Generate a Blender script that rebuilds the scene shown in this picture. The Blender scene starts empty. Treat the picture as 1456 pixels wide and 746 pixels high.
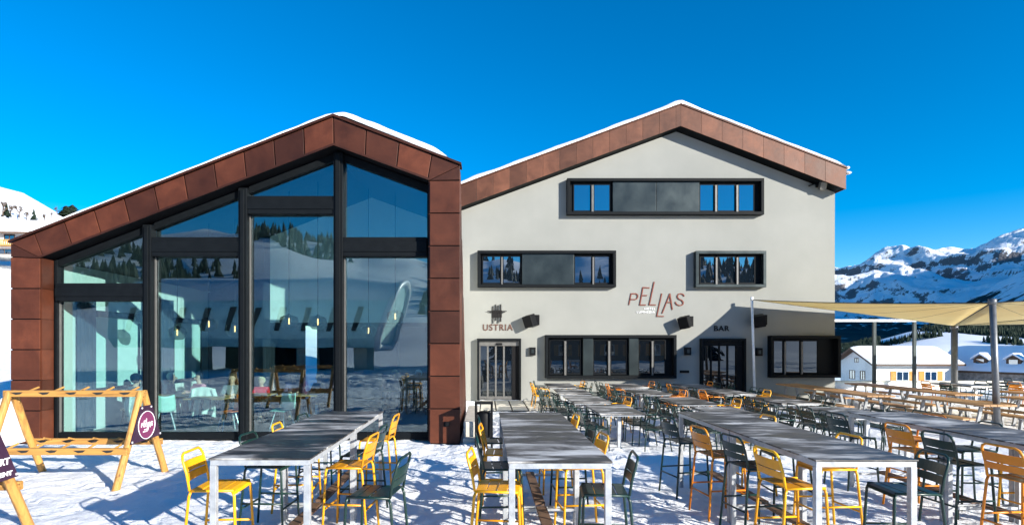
import bpy, bmesh, math, random
from mathutils import Vector, Matrix, noise
random.seed(7)
R = math.radians
sc = bpy.context.scene
COL = sc.collection
CX, HY, F, CH = 692.0, 490.0, 800.0, 2.1      # vanishing point, focal length in photo pixels, eye height

def PX(px, Y): return (px - CX) * Y / F
def PZ(py, Y): return CH + (HY - py) * Y / F
def sst(a, b, x):
    t = min(1.0, max(0.0, (x - a) / (b - a)))
    return t * t * (3 - 2 * t)
def interp(pts, x):
    if x <= pts[0][0]: return pts[0][1]
    for (a, va), (b, vb) in zip(pts, pts[1:]):
        if x <= b: return va + (vb - va) * (x - a) / (b - a)
    return pts[-1][1]

# ------------------------------------------------------------------ materials
MATS = {}
class NT:
    def __init__(s, name):
        s.m = bpy.data.materials.new(name); s.m.use_nodes = True
        s.t = s.m.node_tree; s.t.nodes.clear()
        s.out = s.n('ShaderNodeOutputMaterial')
    def n(s, typ, **kw):
        nd = s.t.nodes.new(typ)
        for k, v in kw.items():
            if k.startswith('_'): setattr(nd, k[1:], v)
            else:
                key = k.replace('__', ' ')
                if key in nd.inputs: nd.inputs[key].default_value = v
        return nd
    def l(s, a, b): s.t.links.new(a, b)
    def ramp(s, fac, stops):
        r = s.n('ShaderNodeValToRGB'); e = r.color_ramp.elements
        while len(e) > 1: e.remove(e[0])
        e[0].position, e[0].color = stops[0][0], c4(stops[0][1])
        for p, c in stops[1:]:
            x = e.new(p); x.color = c4(c)
        s.l(fac, r.inputs['Fac']); return r.outputs['Color']
    def coord(s, scale=(1, 1, 1), kind='Object'):
        tc = s.n('ShaderNodeTexCoord'); mp = s.n('ShaderNodeMapping')
        mp.inputs['Scale'].default_value = scale
        s.l(tc.outputs[kind], mp.inputs['Vector']); return mp.outputs['Vector']
    def noise(s, vec, scale, detail=4, rough=.55, dist=0):
        nz = s.n('ShaderNodeTexNoise', Scale=scale, Detail=detail, Roughness=rough, Distortion=dist)
        if vec is not None: s.l(vec, nz.inputs['Vector'])
        return nz.outputs['Fac']
    def mix(s, fac, a, b, typ='MIX'):
        m = s.n('ShaderNodeMix', _data_type='RGBA', _blend_type=typ)
        for i, v in ((0, fac), (6, a), (7, b)):
            if hasattr(v, 'is_output'): s.l(v, m.inputs[i])
            else: m.inputs[i].default_value = v if i == 0 else c4(v)
        return m.outputs[2]
    def math(s, op, a, b=0.0):
        m = s.n('ShaderNodeMath', _operation=op)
        for i, v in enumerate((a, b)):
            if hasattr(v, 'is_output'): s.l(v, m.inputs[i])
            else: m.inputs[i].default_value = v
        return m.outputs[0]
    def bump(s, h, strength, dist=.02):
        b = s.n('ShaderNodeBump', Strength=strength, Distance=dist); s.l(h, b.inputs['Height']); return b.outputs['Normal']
    def bsdf(s, col=None, rough=.5, metal=0, normal=None, spec=.5):
        p = s.n('ShaderNodeBsdfPrincipled')
        for k, v in (('Base Color', col), ('Roughness', rough), ('Metallic', metal)):
            if v is None: continue
            if hasattr(v, 'is_output'): s.l(v, p.inputs[k])
            else: p.inputs[k].default_value = c4(v) if k == 'Base Color' else v
        p.inputs['Specular IOR Level'].default_value = spec
        if normal is not None: s.l(normal, p.inputs['Normal'])
        s.l(p.outputs[0], s.out.inputs['Surface']); return p
def c4(c): return (c[0], c[1], c[2], 1.0)

def M(name, col, rough=.5, metal=0, var=.12, scale=6.0, bump=.15, bscale=None, spec=.5):
    """painted / plain material with slight mottling so that nothing is perfectly uniform"""
    if name in MATS: return MATS[name]
    t = NT(name); v = t.coord()
    nz = t.noise(v, scale, 6, .6)
    a = tuple(x * (1 - var) for x in col); b = tuple(min(1, x * (1 + var)) for x in col)
    c = t.ramp(nz, [(.3, a), (.7, b)])
    rr = t.math('ADD', t.math('MULTIPLY', nz, .25), rough - .12)
    nm = t.bump(t.noise(v, bscale or scale * 12, 3), bump, .004) if bump else None
    t.bsdf(c, rr, metal, nm, spec)
    MATS[name] = t.m; return t.m

def paint(name, col, chip):
    t = NT(name); v = t.coord(); oi = t.n('ShaderNodeObjectInfo')
    nz = t.noise(v, 35, 5, .7)
    base = t.ramp(t.noise(v, 5, 4), [(.3, tuple(x * .86 for x in col)), (.7, tuple(min(1, x * 1.1) for x in col))])
    hv = t.n('ShaderNodeHueSaturation'); t.l(base, hv.inputs['Color'])
    t.l(t.math('ADD', t.math('MULTIPLY', oi.outputs['Random'], .014), .493), hv.inputs['Hue'])
    t.l(t.math('ADD', t.math('MULTIPLY', oi.outputs['Random'], .25), .85), hv.inputs['Value'])
    c = t.mix(t.ramp(nz, [(.69, (0, 0, 0)), (.73, (1, 1, 1))]), hv.outputs[0], chip)
    t.bsdf(c, t.math('ADD', t.math('MULTIPLY', nz, .3), .2), 0, t.bump(nz, .08, .002))
    MATS[name] = t.m; return t.m
paint('yellow_paint', (.78, .35, .005), (.5, .24, .03))
paint('orange_tone', (.70, .225, .009), (.45, .18, .04))  # more orange copy of the chair yellow, set on chosen chairs
paint('green_paint', (.0045, .026, .021), (.05, .09, .08))
M('dark_metal', (.004, .0055, .007), .6, 0, .2, spec=.12)
M('black_soffit', (.006, .006, .007), .7, 0, .2, spec=.15)
M('dark_panel', (.030, .040, .041), .34, .55, .25, 1.5)
M('light_mullion', (.13, .127, .12), .45, .3)
M('galvanised', (.40, .42, .44), .42, .3, .2, 12)
M('white_metal', (.75, .77, .78), .35, .1)
M('steel_pole', (.15, .155, .16), .4, .4, .2, 8)
M('trestle_metal', (.26, .27, .28), .4, .3, .2, 8)
M('old_plank', (.13, .075, .045), .7, 0, .35, 7)
M('mint_blind', (.66, .84, .78), .8, 0, .05)
M('black_plastic', (.004, .0045, .0055), .55, spec=.15)
M('concrete', (.50, .47, .40), .85, 0, .2, 5, .4)
M('snow_roof', (.86, .87, .89), .7, 0, .02, 3, .5, 9)
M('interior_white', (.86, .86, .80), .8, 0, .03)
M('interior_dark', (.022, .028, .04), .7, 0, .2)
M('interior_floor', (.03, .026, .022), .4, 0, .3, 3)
M('curtain', (.05, .065, .10), .9, 0, .25, 8)
M('ceiling_wood', (.10, .10, .11), .6, 0, .2)
M('bark', (.09, .06, .04), .9, 0, .3, 12, .5)
M('skin', (.62, .36, .25), .5, 0, .06)
M('lettering_dark', (.012, .011, .011), .7, spec=.2)
M('lettering_brown', (.10, .05, .038), .7, spec=.2)
M('lettering_copper', (.17, .045, .028), .6, spec=.2)
M('lettering_white', (.86, .86, .86), .6)
M('rubber', (.02, .02, .02), .8)
M('orange_shell', (.85, .16, .02), .4)
M('mint_shell', (.45, .75, .62), .4)
M('purple_sign', (.035, .012, .032), .45)
M('purple_disc', (.16, .025, .085), .45)
M('sign_back', (.80, .80, .78), .6)
M('shutter', (.58, .20, .012), .6, 0, .15)
M('house_plaster', (.74, .72, .68), .85, 0, .06)
M('house_wood', (.10, .055, .03), .8, 0, .3, 8)
M('balcony_wood', (.55, .27, .08), .75, 0, .2)
M('stone', (.30, .27, .24), .9, 0, .5, 3, .6)
M('teal_station', (.58, .84, .80), .3, .1, .15, 1.2)
M('cushion', (.10, .10, .11), .9)

def mk_copper(name, col, tintamt, metal=.35):
    t = NT(name); v = t.coord()
    at = t.n('ShaderNodeAttribute', _attribute_name='tint')
    n1 = t.noise(v, 1.6, 6, .65, .5); n2 = t.noise(t.coord((1.5, 1.5, 9)), 1.2, 5, .6)
    c = t.ramp(n1, [(.25, tuple(x * .55 for x in col)), (.5, col), (.72, tuple(x * 1.5 for x in col))])
    c = t.mix(t.math('MULTIPLY', n2, .45), c, tuple(x * .5 for x in col))
    hv = t.n('ShaderNodeHueSaturation'); t.l(c, hv.inputs['Color'])
    t.l(t.math('ADD', t.math('MULTIPLY', at.outputs['Fac'], tintamt), 1 - tintamt * .5), hv.inputs['Value'])
    t.bsdf(hv.outputs[0], t.math('ADD', t.math('MULTIPLY', n1, .3), .36), metal, t.bump(t.noise(v, 2.2, 3), .3, .02), .3)
    MATS[name] = t.m
mk_copper('copper', (.072, .020, .009), .9, .06)
mk_copper('copper_fascia', (.120, .046, .025), .6, .1)

def mk_plaster():
    t = NT('plaster'); v = t.coord()
    n1 = t.noise(v, .35, 5, .6); st = t.noise(t.coord((2.2, 1, .12)), 1.0, 4, .6)
    c = t.ramp(n1, [(.3, (.222, .228, .21)), (.7, (.272, .277, .256))])
    c = t.mix(t.math('MULTIPLY', st, .25), c, (.195, .197, .186))
    t.bsdf(c, .9, 0, t.bump(t.noise(v, 45, 3), .35, .01)); MATS['plaster'] = t.m
mk_plaster()

def mk_snow():
    t = NT('snow'); v = t.coord()
    big = t.noise(v, .22, 4); mid = t.noise(v, 2.3, 6, .65, .3); fine = t.noise(v, 14, 6, .7)
    dirt = t.noise(v, 9, 5, .75)
    c = t.ramp(big, [(.3, (.80, .82, .85)), (.7, (.90, .91, .92))])
    c = t.mix(t.ramp(dirt, [(.63, (0, 0, 0)), (.76, (.30, .30, .30))]), c, (.42, .38, .33))
    speck = t.noise(v, 60, 2, .5)
    c = t.mix(t.ramp(speck, [(.73, (0, 0, 0)), (.78, (.5, .5, .5))]), c, (.12, .10, .08))
    vo = t.n('ShaderNodeTexVoronoi', Scale=2.6, _feature='SMOOTH_F1'); vo.inputs['Randomness'].default_value = 1.0; vo.inputs['Smoothness'].default_value = .25
    dv = t.n('ShaderNodeVectorMath', _operation='ADD'); wv = t.n('ShaderNodeTexNoise', Scale=3.0); t.l(v, wv.inputs['Vector']); t.l(v, dv.inputs[0])
    sv = t.n('ShaderNodeVectorMath', _operation='SCALE'); sv.inputs['Scale'].default_value = .35; t.l(wv.outputs['Color'], sv.inputs[0]); t.l(sv.outputs[0], dv.inputs[1]); t.l(dv.outputs[0], vo.inputs['Vector'])
    prints = t.ramp(vo.outputs['Distance'], [(.16, (0, 0, 0)), (.30, (1, 1, 1))])
    h = t.math('ADD', t.math('ADD', t.math('MULTIPLY', mid, 1.0), t.math('MULTIPLY', fine, .45)), t.math('MULTIPLY', prints, .28))
    t.bsdf(c, t.math('ADD', t.math('MULTIPLY', mid, .4), .4), 0, t.bump(h, .85, .08), .35)
    MATS['snow'] = t.m
mk_snow()

def mk_tabletop():
    t = NT('weathered_top'); oi = t.n('ShaderNodeObjectInfo'); tc = t.n('ShaderNodeTexCoord')
    off = t.n('ShaderNodeVectorMath', _operation='ADD'); mp = t.n('ShaderNodeMapping'); mp.inputs['Scale'].default_value = (.75, 2.3, 1)
    sc_ = t.math('MULTIPLY', oi.outputs['Random'], 37.0)
    t.l(tc.outputs['Object'], off.inputs[0]); t.l(sc_, off.inputs[1]); t.l(off.outputs[0], mp.inputs['Vector'])
    v = mp.outputs['Vector']
    n1 = t.noise(v, 1.1, 8, .62, .9); n2 = t.noise(v, 3.2, 6, .65, .4)
    s = t.math('ADD', t.math('MULTIPLY', n1, .7), t.math('MULTIPLY', n2, .3))
    c = t.ramp(s, [(.40, (.010, .0095, .009)), (.47, (.035, .032, .03)), (.515, (.14, .13, .12)), (.565, (.38, .37, .35)), (.64, (.60, .59, .56))])
    r = t.ramp(s, [(.4, (.28, .28, .28)), (.6, (.62, .62, .62))])
    t.bsdf(c, r, 0, t.bump(n2, .2, .006), .5); MATS['weathered_top'] = t.m
mk_tabletop()

def mk_wood(name, col, axis):
    t = NT(name); s = [9, 9, 9]; s[axis] = .7
    v = t.coord(tuple(s)); n1 = t.noise(v, 1.4, 6, .6, 1.2)
    kn = t.n('ShaderNodeTexVoronoi', Scale=3.0); ks = [3, 3, 3]; ks[axis] = 1.3
    t.l(t.coord(tuple(ks)), kn.inputs['Vector'])
    c = t.ramp(n1, [(.3, tuple(x * .5 for x in col)), (.5, col), (.72, tuple(min(1, x * 1.3) for x in col))])
    c = t.mix(t.ramp(kn.outputs['Distance'], [(.07, (.85, .85, .85)), (.15, (0, 0, 0))]), c, tuple(x * .25 for x in col))
    t.bsdf(c, .55, 0, t.bump(n1, .3, .004)); MATS[name] = t.m
for ax in (0, 1, 2): mk_wood('pine_' + 'xyz'[ax], (.43, .215, .05), ax)
mk_wood('table_wood', (.40, .215, .085), 1)
mk_wood('inner_wood', (.45, .27, .11), 0)

def mk_glass(name, tint, base, opaque=None):
    t = NT(name); v = t.coord()
    ge = t.n('ShaderNodeNewGeometry'); dp = t.n('ShaderNodeVectorMath', _operation='DOT_PRODUCT')
    t.l(ge.outputs['Incoming'], dp.inputs[0]); t.l(ge.outputs['Normal'], dp.inputs[1])
    sch = t.math('POWER', t.math('SUBTRACT', 1.0, t.math('ABSOLUTE', dp.outputs['Value'])), 5.0)
    fac = t.math('ADD', t.math('MULTIPLY', sch, .9 - base), base)
    nm = t.bump(t.noise(v, .55, 2), .025, .1)
    gl = t.n('ShaderNodeBsdfGlossy', Roughness=.0); gl.inputs['Color'].default_value = (.86, .95, 1, 1)
    t.l(nm, gl.inputs['Normal'])
    if opaque: tr = t.n('ShaderNodeBsdfDiffuse'); tr.inputs['Color'].default_value = c4(opaque)
    else: tr = t.n('ShaderNodeBsdfTransparent'); tr.inputs['Color'].default_value = c4(tint)
    mx = t.n('ShaderNodeMixShader'); t.l(fac, mx.inputs[0]); t.l(tr.outputs[0], mx.inputs[1]); t.l(gl.outputs[0], mx.inputs[2])
    t.l(mx.outputs[0], t.out.inputs['Surface']); MATS[name] = t.m
mk_glass('pavilion_glass', (.74, .88, .88), .128)
mk_glass('hotel_glass', None, .32, (.006, .010, .016))
mk_glass('hotel_glass_low', None, .10, (.004, .006, .009))
mk_glass('lamp_glass', (.5, .48, .45), .05)
mk_glass('clear_glass', (.95, .98, .97), .03)

def mk_sail():
    t = NT('sailcloth'); v = t.coord(); n1 = t.noise(v, .8, 5)
    c = t.ramp(n1, [(.3, (.88, .76, .46)), (.7, (.93, .83, .54))])
    p = t.bsdf(c, .8, 0, t.bump(t.noise(v, 1.2, 3), .3, .05), .2)
    tl = t.n('ShaderNodeBsdfTranslucent'); t.l(c, tl.inputs['Color'])
    mx = t.n('ShaderNodeMixShader'); mx.inputs[0].default_value = .45
    t.l(p.outputs[0], mx.inputs[1]); t.l(tl.outputs[0], mx.inputs[2]); t.l(mx.outputs[0], t.out.inputs['Surface']); MATS['sailcloth'] = t.m
mk_sail()

def mk_emit(name, col, s):
    t = NT(name); e = t.n('ShaderNodeEmission', Strength=s); e.inputs['Color'].default_value = c4(col)
    t.l(e.outputs[0], t.out.inputs['Surface']); MATS[name] = t.m
mk_emit('filament', (1, .55, .2), 5)

def mk_mountain():
    t = NT('mountain'); g = t.n('ShaderNodeNewGeometry'); sp = t.n('ShaderNodeSeparateXYZ'); t.l(g.outputs['Position'], sp.inputs[0])
    tc = t.n('ShaderNodeTexCoord'); v = tc.outputs['Object']
    n1 = t.noise(v, .006, 8, .65); n2 = t.noise(v, .012, 8, .72); n3 = t.noise(v, .0022, 5, .6)
    sn = t.n('ShaderNodeSeparateXYZ'); t.l(g.outputs['Normal'], sn.inputs[0])
    steep = t.math('SUBTRACT', 1.0, sn.outputs['Z'])
    rockf = t.math('ADD', t.math('MULTIPLY', steep, 1.5), t.math('MULTIPLY', t.math('SUBTRACT', n2, .5), 2.2))
    rock = t.ramp(rockf, [(.46, (0, 0, 0)), (.56, (.95, .95, .95))])
    alt = t.math('ADD', t.math('DIVIDE', sp.outputs['Z'], 520.0), t.math('MULTIPLY', t.math('SUBTRACT', n1, .5), 1.1))
    alt = t.math('ADD', alt, t.math('MULTIPLY', t.math('SUBTRACT', n3, .5), 1.0))
    forest = t.ramp(alt, [(.27, (1, 1, 1)), (.32, (0, 0, 0))])
    c = t.mix(rock, (.84, .87, .91), t.ramp(n2, [(.3, (.05, .05, .06)), (.7, (.16, .15, .15))]))
    c = t.mix(t.math('MULTIPLY', forest, 1.0), c, t.ramp(n2, [(.35, (.012, .020, .022)), (.62, (.03, .042, .04)), (.72, (.5, .53, .57))]))
    t.bsdf(c, .8, 0, t.bump(t.math('ADD', n2, t.math('MULTIPLY', n1, 1.5)), .6, 25), .1); MATS['mountain'] = t.m
mk_mountain()
def mk_leaf(name, a, b):
    t = NT(name); n1 = t.noise(t.coord(), 2.5, 3)
    t.bsdf(t.ramp(n1, [(.3, a), (.7, b)]), .8, 0, None, .2); MATS[name] = t.m
mk_leaf('conifer', (.008, .018, .012), (.022, .038, .022))

# ------------------------------------------------------------------ mesh builder
class MB:
    def __init__(s): s.v = []; s.f = []; s.t = []
    def add(s, vs, fs, tint=None):
        o = len(s.v); s.v += [tuple(p) for p in vs]; s.f += [tuple(i + o for i in f) for f in fs]
        s.t += [tint if tint is not None else .5] * len(fs)
        return s
    def box(s, x0, y0, z0, x1, y1, z1, tint=None, mat=None):
        vs = [(x, y, z) for x in (x0, x1) for y in (y0, y1) for z in (z0, z1)]
        if mat is not None: vs = [mat @ Vector(p) for p in vs]
        return s.add(vs, [(0, 1, 3, 2), (4, 6, 7, 5), (0, 4, 5, 1), (2, 3, 7, 6), (0, 2, 6, 4), (1, 5, 7, 3)], tint)
    def bar(s, a, b, w, h, up=(0, 0, 1)):
        a = Vector(a); b = Vector(b); d = (b - a).normalized(); u = Vector(up)
        if abs(d.dot(u)) > .98: u = Vector((0, 1, 0))
        sx = d.cross(u).normalized(); uu = sx.cross(d)
        vs = [p + sx * (w / 2 * i) + uu * (h / 2 * j) for p in (a, b) for i, j in ((-1, -1), (1, -1), (1, 1), (-1, 1))]
        return s.add(vs, [(3, 2, 1, 0), (4, 5, 6, 7), (0, 1, 5, 4), (1, 2, 6, 5), (2, 3, 7, 6), (3, 0, 4, 7)])
    def tube(s, pts, r, n=8, closed=False, r2=None):
        pts = [Vector(p) for p in pts]; k = len(pts); rings = []; up = None
        for i, p in enumerate(pts):
            a = pts[i - 1] if (i > 0 or closed) else p
            b = pts[(i + 1) % k] if (i < k - 1 or closed) else p
            d = (b - a).normalized()
            if up is None:
                up = Vector((0, 0, 1)) if abs(d.z) < .9 else Vector((1, 0, 0))
            x = d.cross(up)
            if x.length < 1e-4: x = d.cross(Vector((0, 1, 0)))
            x.normalize(); up = x.cross(d).normalized()
            rr = r if r2 is None else r + (r2 - r) * i / max(1, k - 1)
            rings.append([p + (x * math.cos(q) + up * math.sin(q)) * rr for q in [2 * math.pi * j / n for j in range(n)]])
        vs = [q for ring in rings for q in ring]; fs = []
        for i in range(k if closed else k - 1):
            for j in range(n):
                i2 = (i + 1) % k; j2 = (j + 1) % n
                fs.append((i * n + j, i * n + j2, i2 * n + j2, i2 * n + j))
        if not closed: fs += [tuple(range(n - 1, -1, -1)), tuple((k - 1) * n + j for j in range(n))]
        return s.add(vs, fs)
    def prism(s, poly, axis, a, b, tint=None):
        """poly in the two axes other than `axis`, extruded from a to b"""
        def P(p, d):
            if axis == 0: return (d, p[0], p[1])
            if axis == 1: return (p[0], d, p[1])
            return (p[0], p[1], d)
        n = len(poly); vs = [P(p, a) for p in poly] + [P(p, b) for p in poly]
        fs = [tuple(range(n)), tuple(range(2 * n - 1, n - 1, -1))] + [(i, i + n, (i + 1) % n + n, (i + 1) % n) for i in range(n)]
        return s.add(vs, fs, tint)
    def lathe(s, prof, n=16, cx=0, cy=0):
        k = len(prof); vs = [(cx + r * math.cos(2 * math.pi * j / n), cy + r * math.sin(2 * math.pi * j / n), z) for r, z in prof for j in range(n)]
        fs = [(i * n + j, i * n + (j + 1) % n, (i + 1) * n + (j + 1) % n, (i + 1) * n + j) for i in range(k - 1) for j in range(n)]
        return s.add(vs, fs)
    def ellipsoid(s, c, rx, ry, rz, n=12, k=8):
        vs = []; fs = []
        for i in range(k + 1):
            th = math.pi * i / k
            for j in range(n):
                ph = 2 * math.pi * j / n
                vs.append((c[0] + rx * math.sin(th) * math.cos(ph), c[1] + ry * math.sin(th) * math.sin(ph), c[2] + rz * math.cos(th)))
        for i in range(k):
            for j in range(n): fs.append((i * n + j, (i + 1) * n + j, (i + 1) * n + (j + 1) % n, i * n + (j + 1) % n))
        return s.add(vs, fs)
    def strokes(s, lines, w, org, u, v, d):
        """flat strokes of depth d on a plane: lines are 2-D polylines"""
        org = Vector(org); u = Vector(u); v = Vector(v); nrm = u.cross(v).normalized()
        q = 0; d0 = d
        for ln in lines:
            for a, b in zip(ln, ln[1:]):
                q += 1; d = d0 * (1 + .035 * (q % 7))
                A = org + u * a[0] + v * a[1]; B = org + u * b[0] + v * b[1]
                e = (B - A); L = e.length
                if L < 1e-6: continue
                e /= L; A = A - e * w * .42; B = B + e * w * .42
                s.bar(A + nrm * d / 2, B + nrm * d / 2, w, d, up=nrm)
        return s
    def build(s, name, mat, parent=None, smooth=False, bevel=0, seg=2, loc=None, recalc=True):
        me = bpy.data.meshes.new(name); me.from_pydata(s.v, [], s.f); me.update()
        if recalc:
            bm = bmesh.new(); bm.from_mesh(me); bmesh.ops.recalc_face_normals(bm, faces=bm.faces); bm.to_mesh(me); bm.free()
        if any(t != .5 for t in s.t):
            at = me.attributes.new('tint', 'FLOAT', 'FACE')
            for i, t in enumerate(s.t): at.data[i].value = t
        o = bpy.data.objects.new(name, me); COL.objects.link(o)
        ms = mat if isinstance(mat, (list, tuple)) else [mat]
        for m in ms: me.materials.append(MATS[m])
        if smooth:
            for p in me.polygons: p.use_smooth = True
        if bevel:
            b = o.modifiers.new('bevel', 'BEVEL'); b.width = bevel; b.segments = seg; b.limit_method = 'ANGLE'; b.angle_limit = R(40)
        if parent: o.parent = parent
        if loc: o.location = loc
        return o

def tag(o, label=None, cat=None, group=None, kind=None):
    if label: o['label'] = label
    if cat: o['category'] = cat
    if group: o['group'] = group
    if kind: o['kind'] = kind
    return o
def thing(name, label, cat, loc=(0, 0, 0), rz=0, group=None):
    o = bpy.data.objects.new(name, None); COL.objects.link(o); o.empty_display_size = .1
    o.location = loc; o.rotation_euler = (0, 0, rz); return tag(o, label, cat, group)
def dup(root, loc, rz, label, group=None, swap=None):
    r = root.copy(); COL.objects.link(r); r.location = loc; r.rotation_euler = (0, 0, rz); r['label'] = label
    if group: r['group'] = group
    for ch in list(root.children):
        c = ch.copy(); COL.objects.link(c); c.parent = r
        for g in list(ch.children):
            d = g.copy(); COL.objects.link(d); d.parent = c
    return r
def text_mb(txt, size, spacing=1.0, depth=.02, bold=0.0):
    cu = bpy.data.curves.new('lettering', 'FONT'); cu.body = txt; cu.size = size; cu.extrude = depth / 2; cu.space_character = spacing; cu.offset = bold
    o = bpy.data.objects.new('lettering', cu); COL.objects.link(o)
    dg = bpy.context.evaluated_depsgraph_get(); me = bpy.data.meshes.new_from_object(o.evaluated_get(dg))
    vs = [v.co.copy() for v in me.vertices]; fs = [tuple(p.vertices) for p in me.polygons]
    bpy.data.objects.remove(o); bpy.data.curves.remove(cu); bpy.data.meshes.remove(me)
    x0 = min(v.x for v in vs); x1 = max(v.x for v in vs); y0 = min(v.y for v in vs); y1 = max(v.y for v in vs)
    return vs, fs, (x0, x1, y0, y1)
def text_on(mb, txt, org, u, v, width, height, depth=.015, spacing=1.0, bold=0.0):
    """fits the lettering into width x height at org on the plane (u, v)"""
    vs, fs, (x0, x1, y0, y1) = text_mb(txt, 1.0, spacing, 1.0, bold)
    u = Vector(u); v = Vector(v); n = u.cross(v).normalized(); org = Vector(org)
    pts = [org + u * ((p.x - x0) / (x1 - x0) * width) + v * ((p.y - y0) / (y1 - y0) * height) + n * ((p.z + .5) * depth) for p in vs]
    mb.add(pts, fs)

# ------------------------------------------------------------------ terrain
def hill_left(X, Y):
    if Y < 14: return 0
    u = X / Y
    g = interp([(-3.5, 1.25), (-1.4, 1.15), (-.865, 1.0), (-.79, .89), (-.7275, .78), (-.5, .38), (-.25, 0)], u)
    h = interp([(19, 0), (30, 2.0), (60, 10.5), (90, 19), (160, 37), (300, 88), (420, 116), (900, 60), (1500, 0)], Y)
    return g * h
def field_right(X, Y):
    if Y < 26.5 or X < 2: return 0
    u = X / Y
    z = interp([(27.2, 0), (34, -3.6), (70, -4.2), (150, -11), (300, -15)], Y) * sst(2, 8, X)
    crest = interp([(.35, -40), (.62, -3.5), (.71, 13), (.76, 30), (.81, 36), (.95, 33), (1.3, 60), (2, 80)], u)
    z2 = interp([(300, 0), (500, .35), (900, 1.0), (1300, .5), (2200, -.6)], Y)
    return z + sst(280, 500, Y) * (crest + 15) * z2
def hill_back(X, Y):
    d = math.hypot(X, Y)
    if Y > -50: return 0
    a = math.atan2(X, -Y)
    h = 1 + .35 * noise.noise((a * 3.1, 3.3, 0)) + .12 * noise.noise((a * 13, 1.3, 0))
    return (sst(60, 420, d) * 66 + sst(400, 1300, d) * 90) * h * sst(-50, -120, Y)
def gz(X, Y):
    z = hill_left(X, Y) + field_right(X, Y) + hill_back(X, Y)
    d = math.hypot(X, Y)
    if d > 30: z += noise.fractal((X * .02, Y * .02, 0), 1, 2.1, 4) * min(4, (d - 30) * .02)
    return z
def axis_lines(lo, hi, step, far_lo, far_hi, grow):
    a = []; x = lo
    while x < hi: a.append(x); x += step
    a.append(hi); st = step; x = hi
    while x < far_hi: st *= grow; x += st; a.append(x)
    st = step; x = lo; b = []
    while x > far_lo: st *= grow; x -= st; b.append(x)
    return b[::-1] + a
xs = axis_lines(-8.5, 9, .05, -2500, 2500, 1.10)
ys = axis_lines(3.6, 13, .05, 2.9, 2300, 1.08); ys = axis_lines(-26, 3.5, .2, -1600, 3.55, 1.09)[:-2] + ys
prints = {}
rp = random.Random(41)
for k in range(130):     # walkers' tracks: alternating boot prints pressed into the snow
    px_, py_, an = rp.uniform(-8, 9), rp.uniform(3.6, 13), rp.uniform(0, 6.283)
    for q in range(rp.randint(3, 9)):
        sd = (q % 2 * 2 - 1) * .09; an += rp.uniform(-.15, .15)
        px_ += math.cos(an) * .34; py_ += math.sin(an) * .34
        p = (px_ - math.sin(an) * sd, py_ + math.cos(an) * sd, an + rp.uniform(-.2, .2), rp.uniform(.012, .030))
        prints.setdefault((int(p[0] // .5), int(p[1] // .5)), []).append(p)
def print_h(X, Y):
    z = 0; ci, cj = int(X // .5), int(Y // .5)
    for i in (ci - 1, ci, ci + 1):
        for j in (cj - 1, cj, cj + 1):
            for x, y, a, d in prints.get((i, j), ()):
                u = (X - x) * math.cos(a) + (Y - y) * math.sin(a); v = -(X - x) * math.sin(a) + (Y - y) * math.cos(a)
                r = math.sqrt((u / .155) ** 2 + (v / .062) ** 2)
                if r < 1.0: z = min(z, -d * (1 - r ** 4))
                elif r < 1.6 and z == 0: z = d * .35 * (1 - abs(r - 1.25) / .35) if abs(r - 1.25) < .35 else 0
    return z
mb = MB(); vs = []
for Y in ys:
    for X in xs:
        z = gz(X, Y)
        if abs(X) < 40 and -28 < Y < 30:
            if Y < 0: z += sst(0, -5, Y) * (.24 * noise.fractal((X * .5, Y * 1.1, 3), 1, 2, 4) + .06 * noise.noise((X * 1.7, Y * 2.2, 6)))
            z += .042 * noise.fractal((X * 1.3, Y * 1.3, 1.7), 1, 2.0, 5) + .014 * noise.noise((X * 5, Y * 5, 5)) - .012
            if -8.6 < X < 9.1 and 3.4 < Y < 13.1: z += print_h(X, Y)
            if Y > 12 and X < -.3 and X > -10.6 and Y < 22: z -= .05
        vs.append((X, Y, z))
nx = len(xs); fs = [(j * nx + i, j * nx + i + 1, (j + 1) * nx + i + 1, (j + 1) * nx + i) for j in range(len(ys) - 1) for i in range(nx - 1)]
mb.add(vs, fs)
tag(mb.build('snow_ground', 'snow', smooth=True, recalc=False), 'trampled white snow covering the terrace and the slopes around it', kind='structure')

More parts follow.
